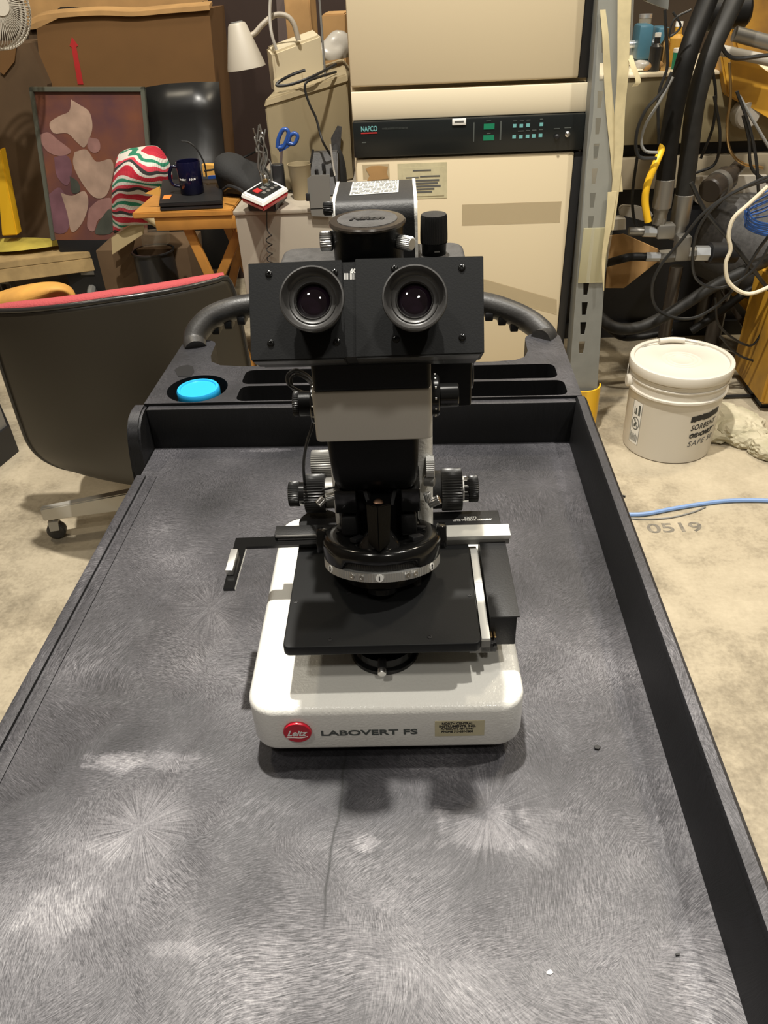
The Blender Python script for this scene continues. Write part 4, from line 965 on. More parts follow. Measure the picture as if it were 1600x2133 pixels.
# vise
vi = thing('bench_vise', 'blue grey bench vise with clear jar beside it, on the cream bench', 'vise', bp(1345, 3.2))
bm = NB(); c = bp(1345, 3.2); bx(bm, c.x-.04, c.x+.04, 3.15, 3.25, bz, bz+.025, .004); finish('vise_base', bm, 'teeblue', vi)
bm = NB(); bx(bm, c.x-.055, c.x-.005, 3.14, 3.24, bz+.025, bz+.13, .01); finish('vise_jaw', bm, 'teeblue', vi)
bm = NB(); bx(bm, c.x+.01, c.x+.05, 3.14, 3.24, bz+.025, bz+.12, .008); finish('vise_jaw', bm, 'teeblue', vi)
bm = NB(); cyl(bm, (c.x-.1, 3.19, bz+.07), (c.x+.09, 3.19, bz+.07), .012, 14); finish('vise_screw', bm, 'zinc', vi)
def bottle(px, y, r, h, m, name, label, cat, neck=True, cm='paper'):
    c = bp(px, y); t_ = thing(name, label, cat, c)
    bm = NB(); lathe(bm, [(r*.95, 0), (r, .004), (r, h*.72), (r*.5, h*.82), (r*.45, h)] if neck else [(r, 0), (r, h)], c, n=24); finish('body', bm, m, t_)
    bm = NB(); lathe(bm, [(r*.5, h), (r*.5, h*1.12), (.001, h*1.12)] if neck else [(r*1.04, h), (r*1.04, h+.012), (.001, h+.012)], c, n=24); finish('cap', bm, cm, t_)
bottle(1378, 3.06, .016, .11, 'brass', 'brass_fitting_jar', 'narrow bottle with brass cap at the front of the bench', 'bottle', True, 'brass')
bottle(1360, 3.05, .020, .10, 'blackplastic', 'spray_bottle', 'short black bottle on the front edge of the bench', 'bottle')
bottle(1278, 3.06, .016, .06, 'paper', 'pill_jar', 'small white jar on the bench seen behind the taped post', 'jar', False)
bottle(1330, 3.30, .022, .14, 'film', 'glass_jar', 'clear glass jar at the back of the bench', 'jar', False, 'zinc')
bottle(1400, 3.15, .025, .12, 'orange', 'orange_bottle', 'orange bottle on the bench just left of the thick hose', 'bottle')
bottle(1408, 3.08, .018, .05, 'green', 'green_cap_vial', 'small green vial beside the thick black hose on the bench', 'vial', False)
bm = blob(bp(1335, 3.05)+V(0, 0, .018), (.03, .02, .018), 5); tag(finish('wadded_plastic_bag', bm, 'clearpipe'), 'crumpled pale plastic lump on the bench edge under the vise', 'bag')
bm = NB(); c = bp(1352, 3.04); cyl(bm, c+V(-.02, 0, .014), c+V(.06, .02, .022), .012, 14, bev=.003); tag(finish('paper_roll', bm, 'cardlight'), 'pale paper roll lying on the bench beside the crumpled plastic', 'roll')
slab_ = slab('steel_bracket', [(1345, -20), (1348, 3), (1392, 20), (1396, -20)], 2.7, .05, 'postgrey'); tag(slab_, 'grey steel bracket hanging at the top edge above the vise', 'bracket')

# thick hydraulic hoses with fittings
hz = []
def hose(px_pts, y, r, m, label, fit_r, grp=None):
    P = [PY(px, py, y+(d_ or 0)) for px, py, d_ in px_pts]
    t_ = thing('hydraulic_hose', label, 'hose', (P[-1].x, P[-1].y, 0), grp)
    bm = NB(); tube(bm, P, r, n=18, k=6); finish('hose_tube', bm, m, t_)
    e = P[-1]; return t_, e
t1_, e = hose([(1500, -90, .15), (1478, -10, .1), (1440, 90, .02), (1415, 180, 0), (1396, 280, 0), (1386, 376, 0)], 2.55, .028, 'hose', 'thick black hydraulic hose, the left one of the pair above the pail', .03)
bm = NB(); lathe(bm, [(.026, 0), (.029, .002), (.029, .085), (.024, .090), (.020, .112), (.020, .13)], e+V(0, 0, .006), (.02, 0, -1), n=28); fe = finish('crimp_ferrule', bm, 'fitting', t1_)
bm = NB(); lathe(bm, [(.020, 0), (.022, .001), (.022, .02), (.02, .021)], e+V(.002, 0, -.110), (0, 0, -1), n=6); finish('hex_nut', bm, 'fitting', fe)
t2_, e2 = hose([(1565, -90, .2), (1530, 0, .1), (1480, 110, .02), (1450, 210, 0), (1436, 320, 0), (1425, 408, 0)], 2.62, .028, 'hosegrey', 'thick dusty black hydraulic hose, the right one of the pair above the pail', .03)
bm = NB(); lathe(bm, [(.027, 0), (.030, .002), (.030, .09), (.024, .10), (.020, .125)], e2+V(0, 0, .006), (0, 0, -1), n=28); fe = finish('crimp_ferrule', bm, 'fitting', t2_)
bm = NB(); lathe(bm, [(.023, 0), (.024, .001), (.024, .02), (.023, .021)], e2+V(0, 0, -.115), (0, 0, -1), n=6); finish('hex_nut', bm, 'fitting', fe)
mf = thing('manifold_fitting', 'zinc plated tee fittings joining the hydraulic hoses above the pail', 'pipe fitting', tuple(PY(1400, 530, 2.55)[:2])+(0,))
a = PY(1372, 483, 2.55); bm = NB(); cyl(bm, PY(1340, 482, 2.55), a, .017, 8); finish('elbow_body', bm, 'zinc', mf)
bm = NB(); box(bm, PY(1385, 480, 2.55), (.055, .045, .045), None, .006); finish('tee_block', bm, 'fitting', mf)
bm = NB(); cyl(bm, PY(1372, 535, 2.58), PY(1448, 528, 2.58), .022, 8); finish('cross_tube', bm, 'fitting', mf)
bm = NB(); box(bm, PY(1420, 515, 2.58), (.045, .05, .08), None, .006); finish('tee_block', bm, 'fitting', mf)
bm = NB(); cyl(bm, PY(1448, 527, 2.58), PY(1476, 527, 2.58), .024, 6); finish('hex_union', bm, 'zinc', mf)
bm = NB(); cyl(bm, PY(1345, 535, 2.56), PY(1374, 535, 2.56), .015, 8); finish('hose_barb', bm, 'zinc', mf)
bm = NB(); cyl(bm, PY(1310, 482, 2.55), PY(1342, 482, 2.55), .013, 12); finish('hose_barb', bm, 'fitting', mf)
bm = NB(); c = PY(1410, 555, 2.58); cyl(bm, c, V(c.x, c.y, 0), .022, 12); finish('support_tube', bm, 'motor', mf)
bm = NB(); cyl(bm, PY(1476, 527, 2.58), PY(1530, 527, 2.60), .033, 20); finish('solenoid', bm, 'blackplastic', mf)
def c3(pix, y): return [PY(q[0], q[1], y+(q[2] if len(q) > 2 else 0)) for q in pix]
cable('air_hose', c3([(1180, 590, .3), (1230, 560, .2), (1290, 541), (1318, 535), (1346, 535)], 2.56), .013, 'hose', 'short black hose running left from the lower fitting to behind the post', 'hose', n=12)
cable('air_hose', c3([(1230, 640, .1), (1275, 680), (1330, 682), (1400, 650), (1480, 600), (1560, 560), (1650, 520, .1)], 2.5), .020, 'hosegrey', 'thick black hose crossing low behind the pail lid', 'hose', n=14)
cable('air_hose', c3([(1250, 670, .2), (1290, 700), (1330, 702), (1400, 690)], 2.62), .012, 'hose', 'black hose sagging under the thick one behind the pail', 'hose', n=12)
cable('air_hose', c3([(1440, 690), (1500, 650), (1560, 605), (1640, 560)], 2.66), .014, 'hose', 'black hose rising to the right above the pail lid', 'hose', n=12)
cable('yellow_hose', c3([(1400, 250, .14), (1374, 322, .02), (1350, 380), (1344, 420), (1350, 462)], 2.50), .011, 'yellowhose', 'bright yellow hose curving down to the upper fitting', 'hose', n=12)
cable('cable', c3([(1600, 375), (1540, 395), (1470, 440), (1420, 500), (1375, 555), (1358, 600), (1370, 645), (1420, 664), (1470, 652), (1530, 600), (1580, 520), (1620, 470)], 2.42), .0052, 'cable', 'large loop of black cable hanging in front of the fittings')
cable('cable', c3([(1620, 360), (1560, 385), (1500, 420), (1458, 470), (1443, 530), (1450, 580), (1490, 600), (1540, 585), (1580, 550), (1610, 500)], 2.40), .0046, 'cable', 'smaller loop of black cable inside the large loop')
cable('cable', c3([(1600, 388), (1560, 425), (1528, 455), (1518, 490), (1522, 520), (1512, 550), (1520, 590), (1560, 612), (1620, 590)], 2.36), .0062, 'whitecable', 'cream coloured cable looping at the right edge above the pail')
cable('cable', c3([(1400, 150), (1380, 190), (1345, 230), (1326, 280), (1330, 325), (1368, 330)], 2.46), .0050, 'cable', 'black cable loop left of the thick hoses, outer one')
cable('cable', c3([(1402, 160), (1375, 210), (1345, 260), (1336, 295), (1345, 315), (1370, 318)], 2.48), .0044, 'greycable', 'grey black cable loop left of the thick hoses, inner one')
cable('cable', c3([(1385, 20), (1388, 80), (1390, 140), (1372, 200), (1372, 300)], 2.52), .0045, 'cable', 'thin black cable hanging beside the left thick hose')
cable('cable', c3([(1402, 25), (1418, 55), (1395, 75), (1405, 40), (1440, 20)], 2.5), .0030, 'cable', 'thin black wire curl near the top left of the thick hoses')
cable('cable', c3([(1330, 310), (1318, 400), (1320, 450), (1330, 478)], 2.60), .0048, 'cable', 'black cable dropping to the upper fitting behind the yellow hose')
cable('cable', c3([(1440, 380), (1470, 440), (1520, 500), (1560, 550), (1600, 600), (1640, 640)], 2.48), .0065, 'cable', 'black cable running diagonally down to the right through the loops')
cable('cable', c3([(1520, 130), (1522, 200), (1515, 260), (1520, 310), (1545, 340), (1590, 350)], 2.8), .0045, 'yellowhose' if False else 'brass', 'thin yellow green cable curving in front of the orange beam')
cable('cable', c3([(1505, 20), (1500, 80), (1525, 120), (1600, 115)], 2.8), .006, 'cable', 'black cable bending to the right under the coupling at the top')
for i, pts in enumerate(([(1535, 190), (1560, 260), (1575, 330), (1580, 400)], [(1540, 200), (1580, 270), (1610, 320)], [(1548, 240), (1560, 290), (1566, 350), (1600, 380)], [(1488, 200), (1500, 280), (1490, 340), (1450, 360)], [(1470, 90), (1490, 180), (1486, 260), (1460, 330)])):
    cable('cable', c3(pts, 2.7+i*.03), .005, ('cable', 'greycable', 'cable', 'cable', 'cable')[i], ('black cable hanging below the sensor disc', 'grey cable running off to the right below the sensor disc', 'black cable bending right below the sensor disc', 'black cable drooping right of the thick hoses', 'black cable right alongside the dusty thick hose')[i])
for i, pts in enumerate(([(1320, 870), (1360, 850), (1440, 830), (1620, 822)], [(1500, 700), (1540, 740), (1600, 760)], [(1490, 620), (1500, 680), (1560, 720), (1590, 690)])):
    cable('cable', [Z(px, py, .01) for px, py in pts] if i == 0 else c3(pts, 2.5), .006 if i == 0 else .004, 'cable', ('black cable lying on the floor behind the pail', 'black cable low at the right edge above the orange foot', 'thin black wire sagging right of the pail lid')[i])
random.seed(11)
for i in range(7):
    o_ = [random.uniform(-8, 8) for _ in range(8)]
    cable('wire', c3([(1640, 380+i*7), (1595+o_[0], 400+i*8), (1562+o_[1]*.6, 420+i*6), (1556+o_[2]*.5, 440+i*5), (1580+o_[3]*.5, 462+i*4), (1640, 470+i*5)], 2.45+.01*i), .0028, 'bluewire', 'blue wire in the tangled bundle at the right edge', 'wire', 'blue wires in the bundle at the right edge')
tag(slab('wipe_cloth', [(1290, 436), (1296, 428), (1330, 430), (1356, 440), (1362, 450), (1340, 462), (1318, 452), (1292, 450)], 2.75, .02, 'clearpipe', None, .003), 'crumpled white cloth behind the yellow hose', 'cloth')
tag(slab('cardboard_sheet', [(1270, 492), (1300, 488), (1372, 520), (1370, 545), (1300, 600), (1262, 600)], 2.70, .01, 'cardlight'), 'pale cardboard sheet leaning behind the hose fittings', 'cardboard')
tag(slab('white_carton', [(1275, 458), (1304, 456), (1304, 478), (1275, 480)], 2.72, .05, 'paper'), 'small white carton between the post and the upper fitting', 'carton')

# ------------------------------------------------------------------ greige cabinet with desk clutter
CY = 2.30; CZ = PY(600, 436, CY).z
cb = thing('cabinet', 'low greige steel cabinet left of the incubator carrying the desk clutter', 'cabinet', (-.37, 2.6, 0))
cxl, cxr = PY(487, 437, CY).x, -.215
bm = NB(); bx(bm, cxl, cxr, CY, 2.95, .05, CZ-.012, .004); finish('cabinet_body', bm, 'greige', cb)
bm = NB(); bx(bm, cxl-.003, cxr+.003, CY-.004, 2.96, CZ-.012, CZ, .002); finish('cabinet_top', bm, 'greige', cb)
bm = NB(); bx(bm, cxl+.03, cxr-.02, CY+.05, 2.9, 0, .05); finish('plinth', bm, 'gasket', cb)
bm = NB(); a, b = PY(552, 768, CY-.002), PY(597, 760, CY-.002); bx(bm, a.x, b.x, CY-.003, CY, a.z-.01, b.z+.006); finish('label_strip', bm, 'orangesticker', cb, smooth=False)
def ct(px, py): p_ = Z(px, py, CZ); return V(p_.x, p_.y, CZ)
# terminal: beige box turned to the right
A = PY(550, 207, 2.48); B = PY(722, 154, 2.64); BK = V(-.02, .40, 0)
ctm = thing('computer_terminal', 'beige computer terminal case with a sloping lid on the greige cabinet', 'monitor', (A.x, A.y, CZ))
def hull(name, ring0, ring1, m, par, bev=.004):
    bm = NB(); loft(bm, [ring0, ring1]); bevd(bm, bev); return finish(name, bm, m, par, angle=35)
def dn(p_, z): return V(p_.x, p_.y, z)
dz3 = V(0, 0, -.022)
hull('case_lower', [dn(A, CZ+.002), dn(B, CZ+.002), dn(B+BK, CZ+.002), dn(A+BK, CZ+.002)], [A+dz3, B+dz3, B+BK+dz3, A+BK+dz3], 'crt', ctm)
o3 = V(-.003, -.003, 0)
hull('case_lid', [A+dz3+o3, B+dz3+V(.003, -.003, 0), B+BK+dz3, A+BK+dz3], [A+V(.004, .004, 0), B+V(0, .004, 0), B+BK+V(-.02, -.05, .012), A+BK+V(.03, -.05, .012)], 'crt', ctm)
# box with gooseneck lamp on top
lz = A.z+.012; q0 = PY(575, 172, 2.58)
lb = thing('gooseneck_lamp', 'off-white cone lamp on a gooseneck rising from a light beige box on the monitor', 'lamp', (q0.x, q0.y, A.z))
P0 = PY(574, 175, 2.58); P1 = PY(676, 150, 2.70); T0 = PY(566, 110, 2.58); T1 = PY(668, 72, 2.70)
back = V(-.03, .09, 0)
P0b = V(P0.x, P0.y, A.z+.0); P1b = V(P1.x, P1.y, A.z+.0)
hull('lamp_base', [P0b, P1b, P1b+back, P0b+back], [T0, T1, T1+back+V(0, 0, .01), T0+back+V(0, 0, .01)], 'beigelight', lb, .006)
bm = NB(); prism(bm, [P0b.lerp(P1b, .0)+V(-.004, -.012, 0), P1b.lerp(P0b, .45)+V(0, -.012, 0), P1b.lerp(P0b, .45)+V(0, -.012, .05), P0b+V(-.004, -.012, .04)], (0, .012, 0)); bevd(bm, .003); finish('base_step', bm, 'beigelight', lb)
bm = NB(); tube(bm, [PY(622, 84, 2.64), PY(612, 50, 2.64), PY(596, 33, 2.64), PY(572, 32, 2.64), PY(548, 50, 2.62), PY(530, 70, 2.61), PY(512, 78, 2.60)], .0075, n=12, k=8); finish('gooseneck', bm, 'greige', lb)
c0, c1 = PY(493, 48, 2.60), PY(514, 142, 2.60)
bm = NB(); ax = (c1-c0); lathe(bm, [(.012, -.002), (.023, .0), (.027, .006), (.0560, ax.length*.93), (.0575, ax.length), (.0555, ax.length), (.025, .010), (.001, .009)], c0, ax, n=44); sh = finish('lamp_shade', bm, 'shade', lb)
bm = NB(); lathe(bm, [(.018, -.0035), (.018, -.001), (.001, -.001)], c0, ax, n=24); finish('shade_vent', bm, 'greycable', sh)
cable('cable', [PY(565, -30, 2.62), PY(562, 30, 2.60), PY(566, 70, 2.58), PY(576, 104, 2.575)], .0045, 'clearpipe', 'pale cable hanging in from the top to the lamp box')
cable('cable', [PY(636, 146, 2.56), PY(610, 155, 2.55), PY(585, 168, 2.55), PY(577, 178, 2.54), PY(605, 176, 2.54), PY(650, 160, 2.56), PY(700, 134, 2.66)], .0042, 'cable', 'thick black cable along the front foot of the lamp box')
cable('cable', [PY(700, 150, 2.62), PY(660, 162, 2.52), PY(638, 172, 2.49), PY(636, 190, 2.485), PY(646, 220, 2.48), PY(658, 245, 2.48), PY(666, 275, 2.47), PY(674, 298, 2.46), PY(690, 325, 2.48)], .0035, 'cable', 'black cable hanging down the side of the beige monitor')
tag(slab('lamp_pole', [(662, -20), (666, -20), (680, 165), (676, 165)], 2.66, .006, 'greymetal'), 'thin grey metal rod standing in front of the beige monitor', 'rod')
bm = blob(PY(700, 104, 2.85), (.055, .07, .045), 9, 3, .38); tag(finish('dust_cover', bm, 'clearpipe'), 'bunched translucent plastic sheet behind the lamp box beside the incubator', 'plastic sheet')
tag(slab('cardboard_carton', [(588, -40), (642, -40), (690, 650), (650, 650)], 3.3, .20, 'cardlight', None, .004), 'bright orange brown carton standing behind the lamp box', 'carton')
tag(slab('cardboard_carton', [(670, 30), (718, 28), (735, 690), (700, 690)], 3.1, .20, 'cardlight', None, .004), 'orange brown carton wedged between monitor and incubator', 'carton')
# pendant control on its adaptor
hc = ct(548, 420)
ad = hull('power_adaptor', [ct(518, 440)+V(.0, 0, .0005), ct(575, 442)+V(0, 0, .0005), ct(598, 412)+V(0, 0, .0005), ct(540, 410)+V(0, 0, .0005)], [ct(518, 440)+V(0, 0, .022), ct(575, 442)+V(0, 0, .022), ct(598, 412)+V(0, 0, .022), ct(540, 410)+V(0, 0, .022)], 'blackplastic', None, .003)
tag(ad, 'black adaptor box under the red and white hand control', 'adaptor')
hp0 = CZ+.046
def hq(px, py, z): p_ = Z(px, py, z); return p_
hcn = thing('hand_control', 'hand control with red base, white rim and dark keypad, lying on the cabinet', 'controller', (hc.x, hc.y, CZ+.023))
quad = [(500, 404), (547, 424), (601, 391), (558, 369)]
def qz(z, s=0.):
    pts = [Z(px, py, CZ+.048) for px, py in quad]; c_ = sum(pts, V(0, 0, 0))/4
    return [V(c_.x+(p_.x-c_.x)*(1+s), c_.y+(p_.y-c_.y)*(1+s), z) for p_ in pts]
hull('base_shell', qz(CZ+.0235, -.08), qz(CZ+.037, -.01), 'red', hcn, .003)
hull('top_shell', qz(CZ+.0372, 0), qz(CZ+.050, -.07), 'paper', hcn, .003)
bm = NB(); loft(bm, [qz(CZ+.0496, -.26), qz(CZ+.0512, -.26)]); kp = finish('keypad', bm, 'panel', hcn, smooth=False)
Q = qz(CZ+.0513, -.26)
def key(u_, v_, w_, h_, m_):
    bm = NB(); o_ = []
    for (uu, vv) in ((u_-w_, v_-h_), (u_+w_, v_-h_), (u_+w_, v_+h_), (u_-w_, v_+h_)): o_.append(Q[0].lerp(Q[1], uu).lerp(Q[3].lerp(Q[2], uu), vv))
    prism(bm, o_, (0, 0, .0015)); finish('key', bm, m_, kp, smooth=False)
key(.35, .25, .16, .12, 'inkred'); key(.40, .5, .12, .07, 'greymetal'); key(.7, .3, .08, .06, 'greymetal'); key(.72, .5, .08, .06, 'greymetal'); key(.72, .7, .08, .06, 'greymetal'); key(.35, .75, .12, .07, 'inkgrey'); key(.72, .88, .08, .05, 'greymetal')
pts = [PY(555, 420, CY-.01), PY(556, 450, CY-.014), PY(558, 488, CY-.014)]
n_ = 120
cp_ = [PY(556, 420, CY-.012), PY(556, 450, CY-.014), PY(557, 480, CY-.016)]
for k in range(n_):
    f = k/n_; yb = 490+f*290; xb_ = 560+f*14; a_ = k*PI/4
    c_ = PY(xb_, yb, CY-.020); cp_.append(c_+V(.0085*math.cos(a_), .0085*math.sin(a_), 0))
bm = NB(); tube(bm, cp_, .0016, n=6, k=2); tag(finish('coiled_cord', bm, 'cable'), 'black coiled cord hanging down the front of the greige cabinet', 'cord')
cable('cord', [ct(600, 398)+V(0, 0, .006), ct(612, 404)+V(0, 0, .005), ct(630, 408)+V(0, 0, .005), ct(640, 412)+V(0, 0, .02)], .0022, 'cable', 'short black lead from the hand control to the switch plate')
cable('cord', [ct(602, 394)+V(0, 0, .004), ct(625, 396)+V(0, 0, .004), ct(634, 392)+V(0, 0, .004), ct(615, 390)+V(0, 0, .004)], .0018, 'greycable', 'thin looped lead on the cabinet top behind the hand control')
# steel plate bookend
be_ = thing('bookend', 'grey sheet steel bookend standing at the front edge of the cabinet top', 'bookend', tuple(ct(668, 430)))
bm = NB(); P_ = [(640, 372), (650, 365), (686, 364), (690, 452), (649, 450), (641, 400)]; yb_ = CY-.012
prism(bm, [PY(px, py, yb_) for px, py in P_], (0, .003, 0)); finish('upright_plate', bm, 'greymetal', be_, smooth=False)
bm = NB(); a = PY(645, 420, yb_); bx(bm, a.x, a.x+.06, yb_, CY+.10, CZ+.0005, CZ+.003); finish('foot_plate', bm, 'greymetal', be_, smooth=False)
bm = NB(); bx(bm, PY(637, 410, yb_-.006).x, PY(645, 410, yb_-.006).x, yb_-.008, yb_, PY(640, 418, yb_).z, PY(640, 402, yb_).z, .002); finish('clip', bm, 'blackplastic', be_)
# pen cup, scissors, twisted sculpture, tape dispenser
def on(px, y): p_ = PY(px, 380, y); return V(p_.x, y, CZ)
cpos = on(627, 2.42); cpz = .095
pc_ = thing('pen_cup', 'tan plastic pen cup on the cabinet in front of the beige monitor', 'cup', cpos)
bm = NB(); lathe(bm, [(.026, .0005), (.034, cpz), (.0355, cpz+.003), (.0335, cpz+.003), (.025, .004), (.001, .003)], cpos, n=36); finish('cup_body', bm, 'crt', pc_)
cable('pen', [cpos+V(.01, 0, .01), cpos+V(.045, 0, .135)], .0035, 'blackplastic', 'black pen leaning out of the tan pen cup', 'pen')
sp_ = on(582, 2.44)
hs = thing('scissor_holder', 'narrow black holder gripping the blue scissors on the cabinet', 'holder', sp_)
bm = NB(); rbox(bm, sp_.x-.018, sp_.x+.018, sp_.y-.015, sp_.y+.015, CZ+.0005, CZ+.095, .01); finish('holder_body', bm, 'blackplastic', hs)
sc = thing('scissors', 'blue handled scissors standing blades down in the black holder', 'scissors', sp_+V(0, 0, .03))
def ringloop(name, pix, y, r, m, par):
    bm = NB(); P_ = crom([PY(px, py, y) for px, py in pix]+[PY(*pix[0], y)], 5); tube(bm, P_, r, n=10, k=1, smooth=False); finish(name, bm, m, par)
ringloop('finger_loop', [(578, 308), (580, 290), (588, 272), (597, 270), (601, 278), (597, 292), (590, 306)], 2.44, .006, 'blueplastic', sc)
ringloop('finger_loop', [(600, 298), (604, 284), (612, 278), (619, 281), (619, 290), (612, 300)], 2.44, .0055, 'blueplastic', sc)
bm = NB(); prism(bm, [PY(px, py, 2.437) for px, py in ((577, 305), (588, 300), (604, 292), (612, 300), (592, 313), (582, 318))], (0, .009, 0)); bevd(bm, .002); finish('handle_bridge', bm, 'blueplastic', sc)
bm = NB(); prism(bm, [PY(584, 314, 2.438), PY(590, 312, 2.438), sp_+V(.003, -.002, .04), sp_+V(-.002, -.002, .04)], (0, .004, 0)); finish('blade', bm, 'scissorsteel', sc, smooth=False)
random.seed(21)
tw = on(555, 2.43)
ts = thing('wire_sculpture', 'bunch of twisted grey metal stems standing beside the blue scissors', 'sculpture', tw)
for i in range(12):
    pts_ = []; x_, y_ = 0, 0
    for k in range(7):
        pts_.append(tw+V(x_+random.uniform(-.010, .010)+.002*(i-6), random.uniform(-.010, .010), .001+.030*k*random.uniform(.9, 1.15)))
    bm = NB(); tube(bm, pts_, .0026, n=6, k=4); finish('metal_stem', bm, 'fitting', ts)
    bm = NB(); sphere(bm, pts_[-1], .005, seg=8); 
    for q_ in (2, 4): sphere(bm, pts_[q_]+V(.004, -.003, 0), .0045, seg=8)
    bm.free()
bm = NB(); box(bm, tw+V(.0, -.014, .045), (.016, .010, .03), None, .003); finish('brass_clip', bm, 'brass', ts)
td = on(668, 2.50)
tdn = thing('desk_organizer', 'dark grey sloped desk organizer behind the steel bookend', 'organizer', td)
bm = NB(); loft(bm, [[td+V(-.035, -.07, .0005), td+V(.055, -.07, .0005), td+V(.055, .05, .0005), td+V(-.035, .05, .0005)], [td+V(-.02, .0, .11), td+V(.06, .0, .11), td+V(.06, .04, .11), td+V(-.02, .04, .11)]]); bevd(bm, .004); finish('organizer_body', bm, 'crinkle', tdn)
for k in range(3):
    bm = NB(); box(bm, td+V(-.004+.022*k, -.044+.006*k, .062+.016*(k % 2)), (.010, .016, .022), None, .002); finish('slot_insert', bm, 'gasket', tdn)
tag(slab('file_divider', [(688, 290), (703, 262), (712, 264), (705, 368), (696, 366)], 2.60, .004, 'crinkle'), 'brown grey file divider standing next to the incubator side', 'divider')
cable('rod', [PY(688, 300, 2.46), PY(694, 345, 2.45), PY(698, 366, 2.44)], .0028, 'clearpipe', 'thin pale rod slanting in front of the desk organizer', 'rod')
bm = blob(PY(716, 345, 2.58)+V(-.02, 0, -.03), (.03, .05, .09), 14, 3, .15); tag(finish('fabric_pouch', bm, 'blackfabric'), 'dark crumpled pouch against the incubator side', 'pouch')

# ------------------------------------------------------------------ folding table with mug
tt = thing('folding_table', 'honey coloured folding wooden tray table between the chair and the cabinet', 'table', (-.75, 2.62, 0))
TTZ = .700
def tz(px, py): return Z(px, py, TTZ)
bm = NB(); prism(bm, [V(-.905, 2.44, TTZ-.018), V(-.590, 2.44, TTZ-.018), V(-.590, 2.80, TTZ-.018), V(-.905, 2.80, TTZ-.018)], (0, 0, .018)); bevd(bm, .003); finish('table_top', bm, 'wood', tt)
bm = NB(); bx(bm, -.84, -.57, 2.445, 2.463, TTZ-.058, TTZ-.018, .002); finish('apron', bm, 'wood', tt)
def bar(name, a, b, w, d__, m, par):
    a, b = Vector(a), Vector(b); t = (b-a).normalized(); s_ = t.cross(V(0, 1, 0)).normalized(); bm = NB()
    loft(bm, [[a-s_*w/2-V(0, d__/2, 0), a+s_*w/2-V(0, d__/2, 0), a+s_*w/2+V(0, d__/2, 0), a-s_*w/2+V(0, d__/2, 0)], [b-s_*w/2-V(0, d__/2, 0), b+s_*w/2-V(0, d__/2, 0), b+s_*w/2+V(0, d__/2, 0), b-s_*w/2+V(0, d__/2, 0)]]); bevd(bm, .002); return finish(name, bm, m, par)
def ext(a, b, z):
    a, b = Vector(a), Vector(b); return a+(b-a)*((z-a.z)/(b.z-a.z))
for y_, (a1, a2), (b1, b2) in ((2.475, ((372, 432), (448, 598)), ((503, 470), (450, 598))), (2.77, ((458, 436), (500, 530)), ((512, 456), (484, 585)))):
    A_, B_ = PY(*a1, y_), PY(*a2, y_); bar('leg', ext(A_, B_, TTZ-.02), ext(A_, B_, .012), .030, .018, 'wood', tt)
    A_, B_ = PY(*b1, y_+.02), PY(*b2, y_+.02); bar('leg', ext(A_, B_, TTZ-.02), ext(A_, B_, .012), .030, .018, 'wood', tt)
lp_ = thing('laptop', 'closed black laptop with an orange sticker on the folding table', 'laptop', (-.73, 2.6, TTZ))
lq = [(331, 424), (462, 418), (464, 372), (338, 374)]
LT = TTZ+.024
def lz_(px, py, z): return Z(px, py, z)
bm = NB(); p_ = [Z(px, py, LT) for px, py in lq]; prism(bm, [V(q.x, q.y, TTZ+.001) for q in p_], (0, 0, .010)); bevd(bm, .002); finish('lower_case', bm, 'blackplastic', lp_)
bm = NB(); prism(bm, [V(q.x, q.y, TTZ+.0125) for q in p_], (0, 0, LT-TTZ-.0125)); bevd(bm, .002); finish('lid', bm, 'blackmat', lp_)
bm = NB(); prism(bm, [Z(px, py, LT+.0002) for px, py in ((338, 415), (354, 414), (358, 406), (342, 407))], (0, 0, .0006)); finish('orange_sticker', bm, 'orangesticker', lp_, smooth=False)
tag(finish_ := slab('manila_corner', [(301, 403), (333, 388), (333, 408)], 2.49, .001, 'manila'), 'yellow envelope corner sticking out left of the laptop', 'envelope')
mgc = Z(402, 402, LT); mr = .037; mh = .096
mug = thing('mug', 'dark navy mug with small white lettering on the black laptop', 'mug', (mgc.x, mgc.y, LT))
bm = NB(); lathe(bm, [(mr*.94, .0006), (mr, .004), (mr, mh-.002), (mr-.001, mh), (mr-.0035, mh-.001), (mr-.004, .006), (.001, .005)], V(mgc.x, mgc.y, LT), n=48); mb = finish('mug_body', bm, 'navy', mug)
bm = NB(); tube(bm, [V(mgc.x-mr+.003, mgc.y, LT+.078), V(mgc.x-mr-.016, mgc.y-.004, LT+.080), V(mgc.x-mr-.026, mgc.y-.006, LT+.055), V(mgc.x-mr-.022, mgc.y-.005, LT+.030), V(mgc.x-mr+.003, mgc.y, LT+.020)], .0050, n=12); finish('mug_handle', bm, 'navy', mug)
for i, (s_, o_, w_) in enumerate((('Brother', -.030, .025), ('1010', .004, .021))):
    me = text_mesh(s_, .0085, .0003, bold=.0003); w = max(v.co.x for v in me.vertices)
    for v in me.vertices:
        a_ = R(-90)+(o_+.001+v.co.x/w*w_)/mr; v.co = V((mr+.0006+v.co.z)*math.cos(a_), (mr+.0006+v.co.z)*math.sin(a_), .045+v.co.y)
    link('mug_lettering', me, 'inkwhite', mb)
cable('wire', [PY(378, 294, 2.66), PY(392, 296, 2.66), PY(408, 308, 2.66), PY(420, 328, 2.66), PY(427, 345, 2.66), PY(430, 368, 2.66)], .0028, 'cable', 'springy black wire arching up behind the navy mug')
cable('wire', [PY(426, 356, 2.66), PY(450, 352, 2.66), PY(480, 340, 2.66), PY(520, 322, 2.66), PY(536, 314, 2.66)], .003, 'cable', 'thin black wire running from the mug over the black bag')
